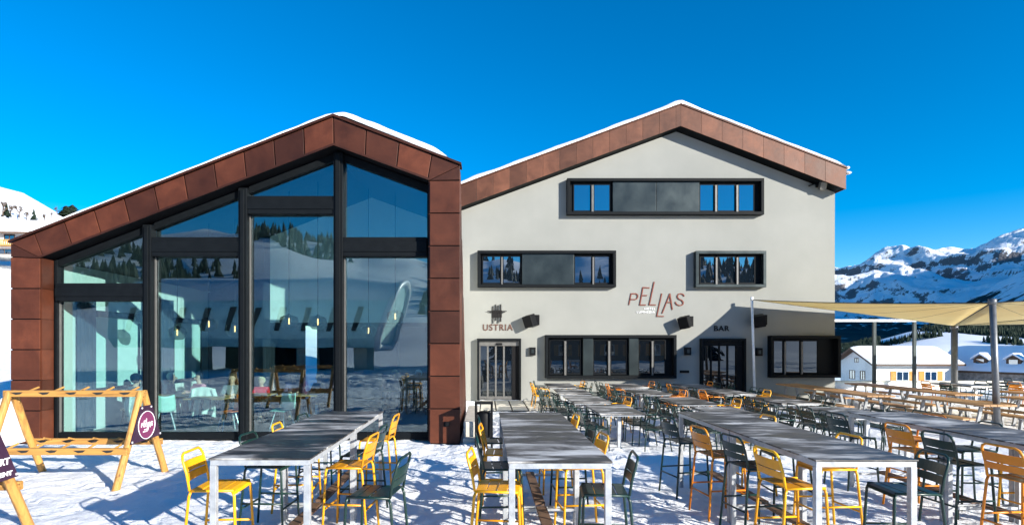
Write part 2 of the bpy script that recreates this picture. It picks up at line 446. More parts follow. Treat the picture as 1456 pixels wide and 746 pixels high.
# mountains: a chain beyond the valley, its unseen right part raised to cast shade
SKY = [(600, 380), (1100, 385), (1189, 378), (1212, 376), (1243, 357), (1283, 353), (1298, 355.6), (1337, 350), (1366, 350), (1386, 348), (1420, 330), (1456, 318), (1550, 285), (1700, 250), (2000, 220), (2500, 200), (3000, 200)]
R2C = [(1190, 520), (1300, 470), (1360, 437), (1420, 402), (1456, 383), (1550, 330), (1800, 215), (2370, 60), (3000, 20)]  # heights out of view on the right added to shade the visible slopes
us = [-.2 + i * .02 for i in range(40)] + [.6 + i * .0022 for i in range(205)] + [1.051 + i * .035 for i in range(45)]
yy = [1150 + i * 45 for i in range(40)] + [2950 + i * 17 for i in range(150)] + [5500 + i * 60 for i in range(25)]
vs = []
for Y in yy:
    for u in us:
        px = CX + u * F; X = u * Y; t = (Y - 2300) / (5000 - 2300)
        ridge = CH + (HY - interp(SKY, px)) * 5000 / F
        if t < 0: zz = -25 + 60 * max(0, (Y - 1150) / 1150)
        elif t < 1: zz = 35 + (ridge - 35) * (t ** 1.15)
        else: zz = ridge * max(.1, 1 - (t - 1) * 1.6)
        w = max(0, math.sin(math.pi * min(1, max(0, t / 1.25)))) if t < 1 else max(.0, .58 - (t - 1))
        # spurs run down towards the lower left
        ac = X * .86 + Y * .5; al = Y * .86 - X * .5
        wob = noise.fractal((X * .0006, Y * .0006, 5), 1, 2, 3) * 260
        q = Vector(((ac + wob) * .0013, al * .00042, .3))
        sp = -.55; am = 1.0; fr = 1.0
        for oc in range(5):
            nv = noise.noise((q.x * fr, q.y * fr * (1 + .35 * oc), 1.7 + oc)); sp += am * (.62 - math.sqrt(nv * nv + .0022 * (1 + oc) ** 2) * 1.6); am *= .50; fr *= 2.1
        zz += w * 250 * sp
        zz += (12 if t > 0 else 3) * noise.fractal((X * .004, Y * .004, 2), 1, 2, 5)
        r2 = CH + (HY - interp(R2C, px)) * 2500 / F
        z2 = r2 - .34 * abs(Y - 2500) * (1.0 if Y < 2500 else 1.5) + 10 * noise.fractal((X * .006, Y * .006, 8), 1, 2, 5)
        vs.append((X, Y, max(zz, z2)))
nu = len(us)
mb = MB(); mb.add(vs, [(j * nu + i, j * nu + i + 1, (j + 1) * nu + i + 1, (j + 1) * nu + i) for j in range(len(yy) - 1) for i in range(nu - 1)])
tag(mb.build('mountain_range', 'mountain', smooth=True, recalc=False), 'snowy mountain range with rocky ridges and dark forest belts', kind='structure')

# far woods on the other side of the valley: one uncountable mass of small trees
mb = MB(); rnd = random.Random(3)
def far_tree(x, y, z, h):
    n = 5; r = h * .24; a0 = rnd.random() * 6
    for lv, (zb, zt, rr) in enumerate(((.08, .6, 1), (.4, 1, .66))):
        vs = [(x + r * rr * math.cos(a0 + 6.283 * i / n) * rnd.uniform(.75, 1.2), y + r * rr * math.sin(a0 + 6.283 * i / n), z + h * (zb + rnd.uniform(-.04, .04))) for i in range(n)] + [(x, y, z + h * zt)]
        mb.add(vs, [(i, (i + 1) % n, n) for i in range(n)])
cnt = 0
for k in range(26000):
    Y = rnd.uniform(330, 1150); u = rnd.uniform(.5, 1.15); X = u * Y
    d = noise.fractal((X * .011, Y * .0075, 4), 1, 2, 3)
    thr = .20 - .55 * sst(.83, .90, u) * sst(500, 700, Y) - (.5 if u < .70 else 0) * sst(400, 600, Y)
    if d > thr:
        far_tree(X, Y, gz(X, Y) - .5, rnd.uniform(3.5, 8.5)); cnt += 1
tag(mb.build('distant_forest', 'conifer', recalc=False), 'dark conifer woods scattered over the far snowy valley side', kind='stuff')
mb = MB()
for k in range(9000):
    a = rnd.uniform(-1.2, 1.2); d = 150 * (800 / 150) ** rnd.random(); X = math.sin(a) * d; Y = -math.cos(a) * d
    if noise.fractal((X * .012, Y * .012, 9), 1, 2, 3) > .17: far_tree(X, Y, gz(X, Y) - .4, rnd.uniform(3.2, 7.0) * (.7 + d / 500))
tag(mb.build('hillside_forest', 'conifer', recalc=False), 'dark conifer woods on the snowy hillside mirrored in the glass front', kind='stuff')

# ------------------------------------------------------------------ trees
def conifer(label, x, y, h, r, seed):
    rd = random.Random(seed); z0 = gz(x, y) - .2
    t = thing('conifer_tree', label, 'tree', (x, y, z0), 0)
    MB().tube([(0, 0, 0), (0, 0, h * .5), (0, 0, h * .97)], .03 * h, 6, r2=.006 * h).build('trunk', 'bark', t)
    m = MB(); lv = 16
    for i in range(lv):
        f = i / lv; zc = h * (.12 + .86 * f); rr = r * ((1 - f) ** .85 if r < .5 * h else (1 - f * f) ** .6) * rd.uniform(.75, 1.2); nb = int((11 if r < .5 * h else 16) - 6 * f)
        for j in range(nb):
            a = rd.uniform(0, 6.283); L = rr * rd.uniform(.65, 1.15)
            tip = Vector((math.cos(a) * L, math.sin(a) * L, zc - L * .35)); root = Vector((0, 0, zc + .03 * h))
            side = Vector((-math.sin(a), math.cos(a), 0))
            for q in range(4):
                g0 = .15 + .22 * q; p = root.lerp(tip, g0); wd = L * .30 * (1.1 - g0) + .04 * r
                e = root.lerp(tip, min(1, g0 + .34)) + Vector((0, 0, -rd.uniform(0, .05) * h))
                m.add([p - side * wd * .2, p + side * wd * .2, e + side * wd * rd.uniform(.6, 1.2), e - side * wd * rd.uniform(.6, 1.2) - Vector((0, 0, .02 * h))], [(0, 1, 2, 3)])
    m.build('crown', 'conifer', t, recalc=False)
def bare_tree(label, x, y, h, seed, name='bare_tree', th=1.0):
    rd = random.Random(seed); t = thing(name, label, 'tree', (x, y, gz(x, y) - .15), 0)
    trunk = MB(); crown = MB()
    def grow(p, d, L, r, lv):
        e = p + d * L; (trunk if lv == 0 else crown).tube([p, (p + e) / 2 + Vector((rd.uniform(-.03, .03) * L, rd.uniform(-.03, .03) * L, 0)), e], r, 5 if lv < 2 else 3, r2=r * .6)
        if lv >= 4 or (th == 1 and lv >= 4): return
        for k in range(4 if lv < 2 else 5):
            nd = (d + Vector((rd.uniform(-.8, .8), rd.uniform(-.8, .8), rd.uniform(-.1, .55)))).normalized()
            grow(p.lerp(e, rd.uniform(.5, 1)), nd, L * rd.uniform(.5, .78), r * (.55 if th == 1 else .60), lv + 1)
    grow(Vector((0, 0, 0)), Vector((0, 0, 1)), h * .32, h * .022 * th, 0)
    trunk.build('trunk', 'bark', t); crown.build('crown', 'bark', t, recalc=False)
def at(px, Y): return PX(px, Y)
def hillspot(px, py):
    Y = 40
    while Y < 415 and PZ(py, Y) > gz(PX(px, Y), Y): Y += 1
    return PX(px, Y), Y
for kind, lab, px, py, hp, sd in (('b', 'bare grey tree at the far left edge above the white chalet roof', 4, 307, 27, 1), ('b', 'bare bushy tree between the chalet roof and the orange hut', 27, 309, 25, 2),
        ('s', 'bare low shrub right of the small conifer', 63, 316, 17, 3), ('s', 'bare shrub below the orange hut on the hillside', 38, 313, 18, 5), ('b', 'thin bare tree on the skyline left of the round dark pine', 81, 305, 15, 4),
        ('b', 'bare tree on the hillside behind the chalet ridge', 15, 307, 22, 6), ('s', 'bare shrub on the slope close below the skyline pine', 73, 310, 11, 7),
        ('c', 'small dark conifer beside the right end of the chalet roof', 48, 327, 32, 11), ('c', 'broad dark pine on the skyline just above the pavilion roof', 103, 309, 27, 12), ('c', 'dark pine half hidden behind the pavilion roof snow', 94, 311, 20, 13), ('c', 'small dark pine right of the broad skyline pine', 112, 307, 18, 14),
        ('c', 'slim dark conifer at the left edge behind the chalet roof', 9, 306, 20, 15)):
    x, Y = hillspot(px, py); h = hp * Y / F
    if kind == 'c': conifer(lab, x, Y, h, h * (.62 if px > 90 else .32), sd)
    else: bare_tree(lab, x, Y, h, sd, 'bare_shrub' if kind == 's' else 'bare_tree', 1.5)
# ------------------------------------------------------------------ houses
def quad_house(name, label, cat, cx, cy, z, rz, L, W, hw, hr, over, wallmat, snow_t, roofmat='house_wood'):
    """long side along local x, gables at +-L/2; local -y is the front"""
    t = thing(name, label, cat, (cx, cy, z), rz)
    m = MB(); m.prism([(-W / 2, 0), (W / 2, 0), (W / 2, hw), (0, hr), (-W / 2, hw)], 0, -L / 2, L / 2); m.build('wall', wallmat, t)
    sl = (hr - hw) / (W / 2); e = W / 2 + over
    rf = MB()
    for sg in (-1, 1):
        rf.prism([(0, hr + .02), (sg * e, hr + .02 - sl * e), (sg * e, hr + .20 - sl * e), (0, hr + .20)], 0, -L / 2 - over, L / 2 + over)
    roof = rf.build('roof', roofmat, t)
    s = MB(); n = 26; k = 10
    for sg in (-1, 1):
        vs = []
        for i in range(n + 1):
            for j in range(k + 1):
                fx = i / n; fy = j / k; ed = min(fx, 1 - fx, 1 - fy) ; th = snow_t * (min(1, ed * 9) ** .5) * (1 + .25 * noise.noise((fx * 6 + cx, fy * 3, sg)))
                y = sg * e * fy * .99; vs.append((-L / 2 - over * .95 + (L + 1.9 * over) * fx, y, hr + .203 - sl * abs(y) + th))
        s.add(vs, [(i * (k + 1) + j, (i + 1) * (k + 1) + j, (i + 1) * (k + 1) + j + 1, i * (k + 1) + j + 1) for i in range(n) for j in range(k)])
    s.build('roof_snow', 'snow_roof', roof, smooth=True)
    return t, roof
def window(parent, x, z, w, h, y, sgn=-1, shutters=True, frame='white_metal', axis=1):
    """window on a wall; axis 1: wall faces sgn*y at y, axis 0: wall faces sgn*x"""
    def B(m, a0, b0, c0, a1, b1, c1):
        if axis == 1: m.box(a0, min(b0, b1), c0, a1, max(b0, b1), c1)
        else: m.box(min(b0, b1), a0, c0, max(b0, b1), a1, c1)
    f = MB(); d = .06 * sgn
    B(f, x - w / 2, y, z, x + w / 2, y + d, z + .05); B(f, x - w / 2, y, z + h - .05, x + w / 2, y + d, z + h)
    for q in (-w / 2, -.03, w / 2 - .06): B(f, x + q, y, z + .05, x + q + .06, y + d, z + h - .05)
    fr = f.build('window', frame, parent)
    g = MB(); B(g, x - w / 2 + .02, y, z + .02, x + w / 2 - .02, y + d * .5, z + h - .02); g.build('pane', 'hotel_glass', fr)
    if shutters:
        for sx in (-1, 1):
            q = MB(); a = x + sx * (w / 2 + .03); b = x + sx * (w / 2 + .03 + w * .42)
            B(q, min(a, b), y, z - .03, max(a, b), y + d * .8, z + h + .03); q.build('shutter', 'shutter', fr)

# white house with orange shutters beyond the terrace
hY = 58
t, roof = quad_house('village_house', 'white house with orange shutters and snowy gable roof below the terrace', 'house', PX(1243, hY) + 4.05, hY + 2.75, -4.2, 0, 8.1, 5.5, 4.5, 5.8, .75, 'house_plaster', .2)
for wx in (-1.15, 1.75): window(t, wx, 2.62, 1.3, .95, -2.75)
window(t, -1.0, 2.6, .75, .95, -4.05, -1, False, 'house_wood', 0); window(t, .7, 2.6, .9, .95, -4.05, -1, False, 'house_wood', 0)
window(t, 0.0, 4.4, .6, .5, -4.05, -1, False, 'house_wood', 0)
mb = MB(); mb.box(-2.6, .9, 4.8, -2.25, 1.2, 6.2); mb.build('chimney', 'stone', roof)
# house with the shaded blue-white roof and dormers at the right
t, roof = quad_house('village_house', 'stone house with broad shaded snow roof and two dormers, far right', 'house', PX(1458, 56), 56, -4.3, R(-70), 12, 5.2, 3.9, 5.9, .5, 'stone', .22)
for dx in (-2.6, .2):
    m = MB(); m.prism([(dx - .6, 4.0), (dx + .6, 4.0), (dx + .6, 4.95), (dx, 5.35), (dx - .6, 4.95)], 1, -2.3, -.5); d = m.build('dormer', 'house_wood', roof)
    m = MB(); m.prism([(dx - .8, 4.9), (dx, 5.45), (dx + .8, 4.9), (dx + .8, 5.05), (dx, 5.62), (dx - .8, 5.05)], 1, -2.5, -.3); m.build('dormer_snow', 'snow_roof', roof)
    m = MB(); m.box(dx - .35, -2.35, 4.35, dx + .35, -2.305, 4.95); m.build('dormer_window', 'hotel_glass', roof)
m = MB(); m.box(3.2, -.9, 5.0, 4.0, -.3, 6.5); m.build('chimney', 'house_wood', roof)
for wx in (-4, -1, 2, 5): window(t, wx, 1.5, 1.0, 1.2, -2.6, -1, False, 'house_wood')

# chalets on the left slope
cY = 62; cx0 = PX(8, cY); cz = PZ(352, cY)
t, roof = quad_house('mountain_chalet', 'white chalet with thick snow roof and wooden balcony at the left edge', 'chalet', cx0 - 1.8, cY + 3.2, cz - .6, R(4), 7.2, 6.4, 2.35, 3.6, .75, 'house_plaster', .55)
for wx in (-.4, 1.9): window(t, wx, 1.35, 1.1, .75, -3.2, -1, False, 'house_wood')
window(t, 1.4, -.1, 1.5, .55, -3.2, -1, False, 'house_wood')
m = MB(); m.box(-3.6, -4.1, .75, 3.9, -3.2, .87); b = m.build('balcony', 'balcony_wood', t)
m = MB(); m.box(-3.6, -4.1, 1.3, 3.9, -4.04, 1.38)
for i in range(34): m.box(-3.58 + i * .225, -4.1, .87, -3.46 + i * .225, -4.05, 1.3)
m.build('railing', 'balcony_wood', b)
for px, py, Y, L, lab, mt in ((50, 299, 170, 5.4, 'tiny orange-brown hut on the snowy hillside above the chalet', 'balcony_wood'), (61, 318, 100, 3.6, 'small dark gabled barn half hidden behind the pavilion roof', 'house_wood')):
    x = PX(px, Y); t, roof = quad_house('hillside_hut', lab, 'hut', x, Y, gz(x, Y) - .2, R(-15 if Y > 150 else 60), L, L * .75, 1.3 if Y > 150 else 1.5, 2.2 if Y > 150 else 2.9, .3, mt, .08 if Y > 150 else .25)
    window(t, 0, .35, .8, .6, -L * .375, -1, False, 'house_wood')

# ------------------------------------------------------------------ lift station behind the camera (mirrored in the glass)
t = thing('lift_station', 'teal rounded cable car station with snowy roof mirrored in the glass', 'station', (-17, -21, 0), R(3))
prof = []
for i in range(25):
    a = math.pi * i / 24; prof.append((3.0 * math.cos(a), 3.9 + 3.2 * (abs(math.sin(a)) ** .6)))
prof += [(-3.0, 2.6), (-2.3, 1.9), (2.3, 1.9), (3.0, 2.6)]
def slant(m):
    m.v = [(x + max(0, min(1, (x - 6) / 3)) * (z - 4.4) * .34, y, z) for x, y, z in m.v]; return m
m = MB(); m.prism(prof, 0, -12.6, 9.4); slant(m).build('hull', 'teal_station', t, smooth=False, bevel=.06)
m = MB(); m.tube([(9.45, y, z) for y, z in prof], .27, 8, True); slant(m).build('end_rim', 'white_metal', t, smooth=True)
for i in range(10):
    x = -11.2 + i * 2.0; m = MB(); m.prism([(x, 3.2), (x + .35, 3.2), (x + .95, 5.0), (x + .5, 5.0)], 1, 2.82, 3.06); m.build('window', 'dark_panel', t)
vs = []; n, k = 40, 12; m = MB()
for i in range(n + 1):
    for j in range(k + 1):
        a = math.pi * (.10 + .80 * j / k); ed = min(i / n, 1 - i / n, j / k, 1 - j / k)
        th = .05 + .40 * min(1, ed * 7); vs.append((-12.7 + 22.3 * i / n, (3.0 + th * .7) * math.cos(a), 3.9 + 3.2 * (math.sin(a) ** .6) + th))
m.add(vs, [(i * (k + 1) + j, (i + 1) * (k + 1) + j, (i + 1) * (k + 1) + j + 1, i * (k + 1) + j + 1) for i in range(n) for j in range(k)])
slant(m).build('roof_snow', 'snow_roof', t, smooth=True)
for x in (-7, -2.3, 2.3, 7):
    MB().box(x - .5, -1.2, -.3, x + .5, 1.2, 1.92).build('support', 'concrete', t)
m = MB(); m.box(-5.5, -2.6, -.3, 4.5, -1.4, 1.92); m.build('base_wall', 'dark_metal', t)
t, roof = quad_house('timber_house', 'large dark timber house behind the camera mirrored in hotel windows', 'house', 16, -36, gz(16, -36) - .3, R(180), 22, 11, 6.5, 10, 1.0, 'house_wood', .4)
for k in range(7):
    for zz in (1.0, 3.8): window(t, -9 + k * 3, zz, 1.2, 1.4, -5.5, -1, True, 'white_metal')
m = MB(); m.box(-10.5, -6.8, 3.2, 10.5, -5.5, 3.35); b_ = m.build('balcony', 'balcony_wood', t); m = MB(); m.box(-10.5, -6.8, 3.35, 10.5, -6.72, 4.2); m.build('railing', 'balcony_wood', b_)
conifer('tall conifer right of the timber house mirrored in hotel windows', 29.5, -33, 10, 2.7, 23)
conifer('conifer left of the timber house mirrored in hotel windows', 2.0, -33, 9, 2.4, 24)

# ------------------------------------------------------------------ pavilion
YF, YG = 12.26, 12.74
XL, ZL = PX(14.5, YF), PZ(345.4, YF); XA, ZA = PX(474, YF), PZ(166, YF); XR, ZR = PX(654.8, YF), PZ(235, YF)
il, il_z = PX(57, YF), PZ(366.5, YF); ia, ia_z = PX(474.6, YF), PZ(206.7, YF); ir, ir_z = PX(610.6, YF), PZ(256.6, YF)
def zin(X): return il_z + (X - il) * (ia_z - il_z) / (ia - il) if X < ia else ia_z + (X - ia) * (ir_z - ia_z) / (ir - ia)
def zout(X): return ZL + (X - XL) * (ZA - ZL) / (XA - XL) if X < XA else ZA + (X - XA) * (ZR - ZA) / (XR - XA)
pav = thing('restaurant_pavilion', 'copper-clad restaurant pavilion with tall gabled glass front and snowy roof', 'building')
m = MB()
m.prism([(XL + .02, -.1), (il - .02, -.1), (il - .02, il_z + .02), (ia, ia_z + .02), (ir + .02, ir_z + .02), (ir + .02, -.1), (XR - .02, -.1), (XR - .02, ZR - .03), (XA, ZA - .03), (XL + .02, ZL - .03)], 1, YF + .03, YG + .02)
m.build('frame_core', 'black_soffit', pav)
m = MB(); rd = random.Random(5)
def panel(q, y0=YF, y1=YF + .029, g=.011):
    c = (sum(p[0] for p in q) / len(q), sum(p[1] for p in q) / len(q))
    qq = []
    for p in q:
        d = Vector((p[0] - c[0], p[1] - c[1])); L = d.length; k = max(.5, 1 - g * 1.4 / L); qq.append((c[0] + d.x * k, c[1] + d.y * k))
    m.prism(qq, 1, y0, y1, rd.random() * .98)
def lerp2(a, b, t): return (a[0] + (b[0] - a[0]) * t, a[1] + (b[1] - a[1]) * t)
def strip(o0, o1, i0, i1, n):
    for k in range(n): panel([lerp2(o0, o1, k / n), lerp2(o0, o1, (k + 1) / n), lerp2(i0, i1, (k + 1) / n), lerp2(i0, i1, k / n)])
# pillars
nL = 6; zt = il_z
for k in range(nL):
    panel([(XL, zt * k / nL - (.05 if k == 0 else 0)), (il, zt * k / nL - (.05 if k == 0 else 0)), (il, zt * (k + 1) / nL), (XL, zt * (k + 1) / nL + (0 if k < nL - 1 else .02))])
panel([(XL, il_z + .02), (il, il_z), (XL, ZL)])
panel([(XL, ZL), (il, il_z), (il + .06, il_z + .03), (XL + .52, zout(XL + .52))])
nR = 8; zt = ir_z
for k in range(nR):
    panel([(ir, zt * k / nR - (.05 if k == 0 else 0)), (XR, zt * k / nR - (.05 if k == 0 else 0)), (XR, zt * (k + 1) / nR), (ir, zt * (k + 1) / nR)])
panel([(ir, ir_z), (XR, ir_z + .01), (XR, ZR)])
panel([(ir, ir_z), (XR, ZR), (XR - .62, zout(XR - .62)), (ir - .04, zin(ir - .04))])
strip((XL + .52, zout(XL + .52)), (XA, ZA), (il + .06, il_z + .03), (ia, ia_z), 10)
strip((XA, ZA), (XR - .62, zout(XR - .62)), (ia, ia_z), (ir - .04, zin(ir - .04)), 3)
m.build('copper_cladding', 'copper', pav, bevel=.006)
m = MB()   # thin copper drip edge round the outer outline and inner reveal
m.prism([(XL - .02, ZL), (XA, ZA), (XR + .02, ZR), (XR + .02, ZR + .05), (XA, ZA + .055), (XL - .02, ZL + .05)], 1, YF - .04, YF + .35)
m.prism([(il, il_z - .001), (ia, ia_z - .001), (ir, ir_z - .001), (ir, ir_z + .045), (ia, ia_z + .045), (il, il_z + .045)], 1, YF - .02, YF - .002)
m.build('drip_edge', 'copper', pav)
m = MB()
for k in range(nL): m.box(il - .018, YF + .032, il_z * k / nL + .004, il + .02, YG - .12, il_z * (k + 1) / nL - .004, rd.random() * .98)
for k in range(nR): m.box(ir - .02, YF + .032, ir_z * k / nR + .004, ir + .018, YG - .12, ir_z * (k + 1) / nR - .004, rd.random() * .98)
m.build('reveal_panels', 'copper', pav)
# flank on the right, cut off at a slant
m = MB(); ns = 9
for k in range(ns):
    z0 = 5.9 * k / ns; z1 = 5.9 * (k + 1) / ns; e0 = 16.2 - 3.6 * z0 / 5.9; e1 = 16.2 - 3.6 * z1 / 5.9; ym = YF + .05
    while ym < e0 - .05:
        yn = ym + .85; p = [(ym, z0), (min(yn, e0), z0), (min(yn, e1), z1), (ym, z1)]
        if e1 > ym: m.prism(p, 0, XR - .055, XR - .012, rd.random() * .98)
        ym = yn
m.build('flank', 'copper', pav, bevel=.005)
# roof and snow
m = MB(); m.prism([(il - .1, il_z + .05), (ia, ia_z + .05), (-1.12, zin(-1.12) + .05), (-1.12, zout(-1.12) - .08), (XA, ZA - .06), (XL + .05, ZL - .06)], 1, YG + .02, 21.4)
roof = m.build('roof', 'dark_metal', pav)
def roof_snow(pts, y0, y1, parent, tfun, n=90, k=14, x0=None, x1=None):
    """pts: roof line (x, z) polyline; a rounded slab of snow lying on it"""
    x0 = pts[0][0] if x0 is None else x0; x1 = pts[-1][0] if x1 is None else x1
    xs_ = [x0 + (x1 - x0) * i / n for i in range(n + 1)]
    vs = []; m = MB()
    for x in xs_:
        for j in range(k + 1):
            f = j / k; ys_ = y0 + (y1 - y0) * (f ** 2.2)
            rnd_ = min(1, (ys_ - y0 + .015) / .16) ** .5
            zz = interp(pts, x); th = tfun(x) * (1 + .18 * noise.noise((x * 1.1, ys_ * .6, 3)) + .08 * noise.noise((x * 4, ys_ * 2, 7)))
            vs.append((x, ys_ + .03 * noise.noise((x * 1.7, 2, 2)) * (1 - f), zz + .058 + th * rnd_))
    base = len(vs)
    m.add(vs, [(i * (k + 1) + j, (i + 1) * (k + 1) + j, (i + 1) * (k + 1) + j + 1, i * (k + 1) + j + 1) for i in range(n) for j in range(k)])
    fr = []
    for i, x in enumerate(xs_):
        fr += [vs[i * (k + 1)], (x, y0 + .02, interp(pts, x) + .056)]
    m.add(fr, [(2 * i, 2 * i + 1, 2 * i + 3, 2 * i + 2) for i in range(n)])
    return m.build('roof_snow', 'snow_roof', parent, smooth=True)
def t_pav(x):
    e = min(1, max(0, (x - PX(42, YF)) / .5)) ** .6 * min(1, max(0, (PX(638, YF) - x) / .35)) ** .5
    th = .10 + .02 * noise.noise((x * 2.3, 4, 4)) + .04 * math.exp(-((x - XA - .25) / .38) ** 2) + .05 * sst(XA, XA + 1.0, x)
    return th * e
roof_snow([(XL, ZL), (XA - .15, zout(XA - .15)), (XA + .2, ZA - .035), (XR, ZR)], YF - .03, 16.5, roof, t_pav, 140, 14, PX(40, YF), PX(638.5, YF))
# glazing bars
def GX(px): return PX(px, 12.66)
posts = [(207, 219), (342, 354), (476, 489)]
m = MB()
for a, b in posts:
    x0, x1 = GX(a), GX(b); zt = min(zin(x0), zin(x1)); m.box(x0, YG - .20, -.02, x1, YG + .10, zt)
    m.box(x0 + .05, YG - .235, .05, x1 - .05, YG - .20, zt - .05)
m.box(il + .021, YG - .11, -.02, il + .09, YG + .1, zin(il + .06)); m.box(ir - .09, YG - .11, -.02, ir - .021, YG + .1, ir_z)
m.build('mullion', 'dark_metal', pav, bevel=.008)
bays = [(il + .09, GX(207), 403, 428), (GX(219), GX(342), 338, 365), (GX(354), GX(476), 280, 305), (GX(489), ir - .09, 338, 365)]
m = MB(); m2 = MB(); m3 = MB()
for x0, x1, ya, yb in bays:
    za, zb = PZ(ya, 12.66), PZ(yb, 12.66)
    m.box(x0, YG - .17, zb, x1, YG + .09, za); m.box(x0, YG - .19, zb + .10, x1, YG - .17, za - .10)
    m2.box(x0, YG - .06, -.02, x1, YG + .08, .13)
    cr = [x0, x1] if not (x0 < ia < x1) else [x0, ia, x1]
    top = [(x, zin(x) - .003) for x in cr]; bot = [(x, zin(x) - .17) for x in cr]
    m3.prism(top + bot[::-1], 1, YG - .08, YG + .08)
m.build('transom', 'dark_metal', pav, bevel=.006); m2.build('bottom_rail', 'dark_metal', pav); m3.build('head_rail', 'dark_metal', pav)
m = MB()
for x0, x1, ya, yb in bays:     # bright slim gaskets on the left of each pane
    m.box(x0, YG - .055, .135, x0 + .025, YG - .01, PZ(yb, 12.66) - .002)
m.build('gasket', 'light_mullion', pav)
for x0, x1, ya, yb in bays:
    za, zb = PZ(ya, 12.66), PZ(yb, 12.66)
    MB().box(x0 + .002, YG, .13, x1 - .002, YG + .012, zb).build('glass_pane', 'pavilion_glass', pav)
    MB().prism([(x0 + .002, za), (x1 - .002, za), (x1 - .002, zin(x1) - .165), (x0 + .002, zin(x0) - .165)], 1, YG, YG + .012).build('glass_pane', 'pavilion_glass', pav)
# rooms behind the glass
YB = 16.3
m = MB(); m.box(XL + .1, YG + .09, -.06, -1.1, 21.4, .0); m.build('inner_floor', 'interior_floor', pav)
m = MB(); m.prism([(il - .1, il_z - .08), (ia, ia_z - .08), (-1.12, zin(-1.12) - .08), (-1.12, zin(-1.12) + .04), (ia, ia_z + .04), (il - .1, il_z + .04)], 1, YG + .1, 21.3); m.build('inner_ceiling', 'ceiling_wood', pav)
m = MB(); m.box(il - .2, YG + .1, 0, il + .02, 21.3, il_z); m.build('inner_wall', 'interior_white', pav)
m = MB(); m.box(-1.2, YG + .1, 0, -1.12, 21.3, 5.6); m.build('inner_wall', 'interior_white', pav)
xb = PX(384, YB)
m = MB()   # gable wall over the serving area
m.prism([(xb, 2.75), (-1.2, 2.75), (-1.2, zin(-1.2) - .085), (ia, ia_z - .085), (xb, zin(xb) - .085)], 1, YB, YB + .2)
m.build('inner_wall', 'interior_white', pav)
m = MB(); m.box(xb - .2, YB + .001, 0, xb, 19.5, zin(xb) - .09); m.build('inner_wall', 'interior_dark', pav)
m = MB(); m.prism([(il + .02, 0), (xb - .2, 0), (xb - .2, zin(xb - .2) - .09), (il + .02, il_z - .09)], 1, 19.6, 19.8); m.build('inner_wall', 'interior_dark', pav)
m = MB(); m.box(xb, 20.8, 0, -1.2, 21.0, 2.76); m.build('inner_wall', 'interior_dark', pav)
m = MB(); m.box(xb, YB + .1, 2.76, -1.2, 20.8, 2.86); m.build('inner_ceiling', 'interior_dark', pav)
wl = il + .02
for y0, y1 in ((13.9, 15.6), (17.4, 19.0)):
    f = MB(); f.box(wl, y0 - .08, .95, wl + .06, y0, 2.95); f.box(wl, y1, .95, wl + .06, y1 + .08, 2.95); f.box(wl, y0, 2.80, wl + .09, y1, 2.95); f.box(wl, y0, .95, wl + .12, y1, 1.03)
    fr = f.build('window', 'dark_metal', pav); MB().box(wl + .02, y0, 1.03, wl + .035, y1, 2.80).build('roller_blind', 'mint_blind', fr)
for y0, y1 in ((13.2, 13.8), (15.72, 17.28)):
    pts = [(wl + .10 + .05 * math.sin(i * 1.4), y0 + (y1 - y0) * i / 40) for i in range(41)]
    m = MB(); m.prism(pts + [(p[0] + .015, p[1]) for p in pts[::-1]], 2, .05, 3.45); m.build('curtain', 'curtain', pav)
for x in (PX(455, 18.5), PX(545, 18.5)):
    MB().box(x, 18.3, 0, x + .5, 18.8, 2.75).build('inner_column', 'interior_dark', pav)
MB().box(-5.2, 19.4, 0, -2.0, 20.0, 1.1).build('bar_counter', 'inner_wood', pav)

# ------------------------------------------------------------------ things inside the pavilion
def pendant(px, py, Y, lab, first=[None]):
    x = PX(px, Y); z = PZ(py, Y); zc = min(zin(x), 9) - .08
    if Y > YB: zc = 2.75
    t = thing('pendant_lamp', lab, 'lamp', (x, Y, z), 0, 'smoked glass pendant lamps')
    m = MB(); m.lathe([(.02, .20), (.10, .19), (.20, .14), (.22, .05), (.19, -.07), (.13, -.13), (.03, -.14)], 20); m.build('lamp_shade', 'lamp_glass', t, smooth=True)
    MB().tube([(0, 0, .14), (0, 0, zc - z)], .008, 6).build('cord', 'black_plastic', t)
    MB().tube([(0, 0, .16), (0, 0, .22)], .035, 8).build('socket', 'black_plastic', t)
    MB().tube([(0, 0, -.03), (0, 0, .12)], .014, 8).build('bulb', 'filament', t)
for px, py, Y, lab in ((252, 475, 14.2, 'smoked glass pendant lamp, leftmost in the second glass bay'), (297, 463, 13.7, 'smoked glass pendant lamp, middle one in the second glass bay'),
    (334, 470, 14.0, 'smoked glass pendant lamp at the right of the second glass bay'), (411, 459, 13.6, 'larger smoked pendant lamp, left one in the third glass bay'),
    (452, 460, 13.7, 'larger smoked pendant lamp, right one in the third glass bay'), (524, 472, 15.2, 'pendant lamp hanging left in the rightmost glass bay'),
    (562, 452, 14.4, 'pendant lamp hanging right in the rightmost glass bay'), (205, 452, 14.0, 'pendant lamp seen at the right of the leftmost glass bay')):
    pendant(px, py, Y, lab)
def inner_table(x, y, lab, w=1.3, d=.8, z=.74):
    t = thing('dining_table', lab, 'table', (x, y, 0), 0, 'wooden tables inside the pavilion')
    MB().box(-w / 2, -d / 2, z - .035, w / 2, d / 2, z).build('table_top', 'inner_wood', t, bevel=.006)
    for sx in (-1, 1):
        for sy in (-1, 1): MB().bar((sx * (w / 2 - .22), sy * (d / 2 - .12), z - .035), (sx * (w / 2 - .06), sy * (d / 2 - .06), 0), .05, .05).build('leg', 'black_plastic', t)
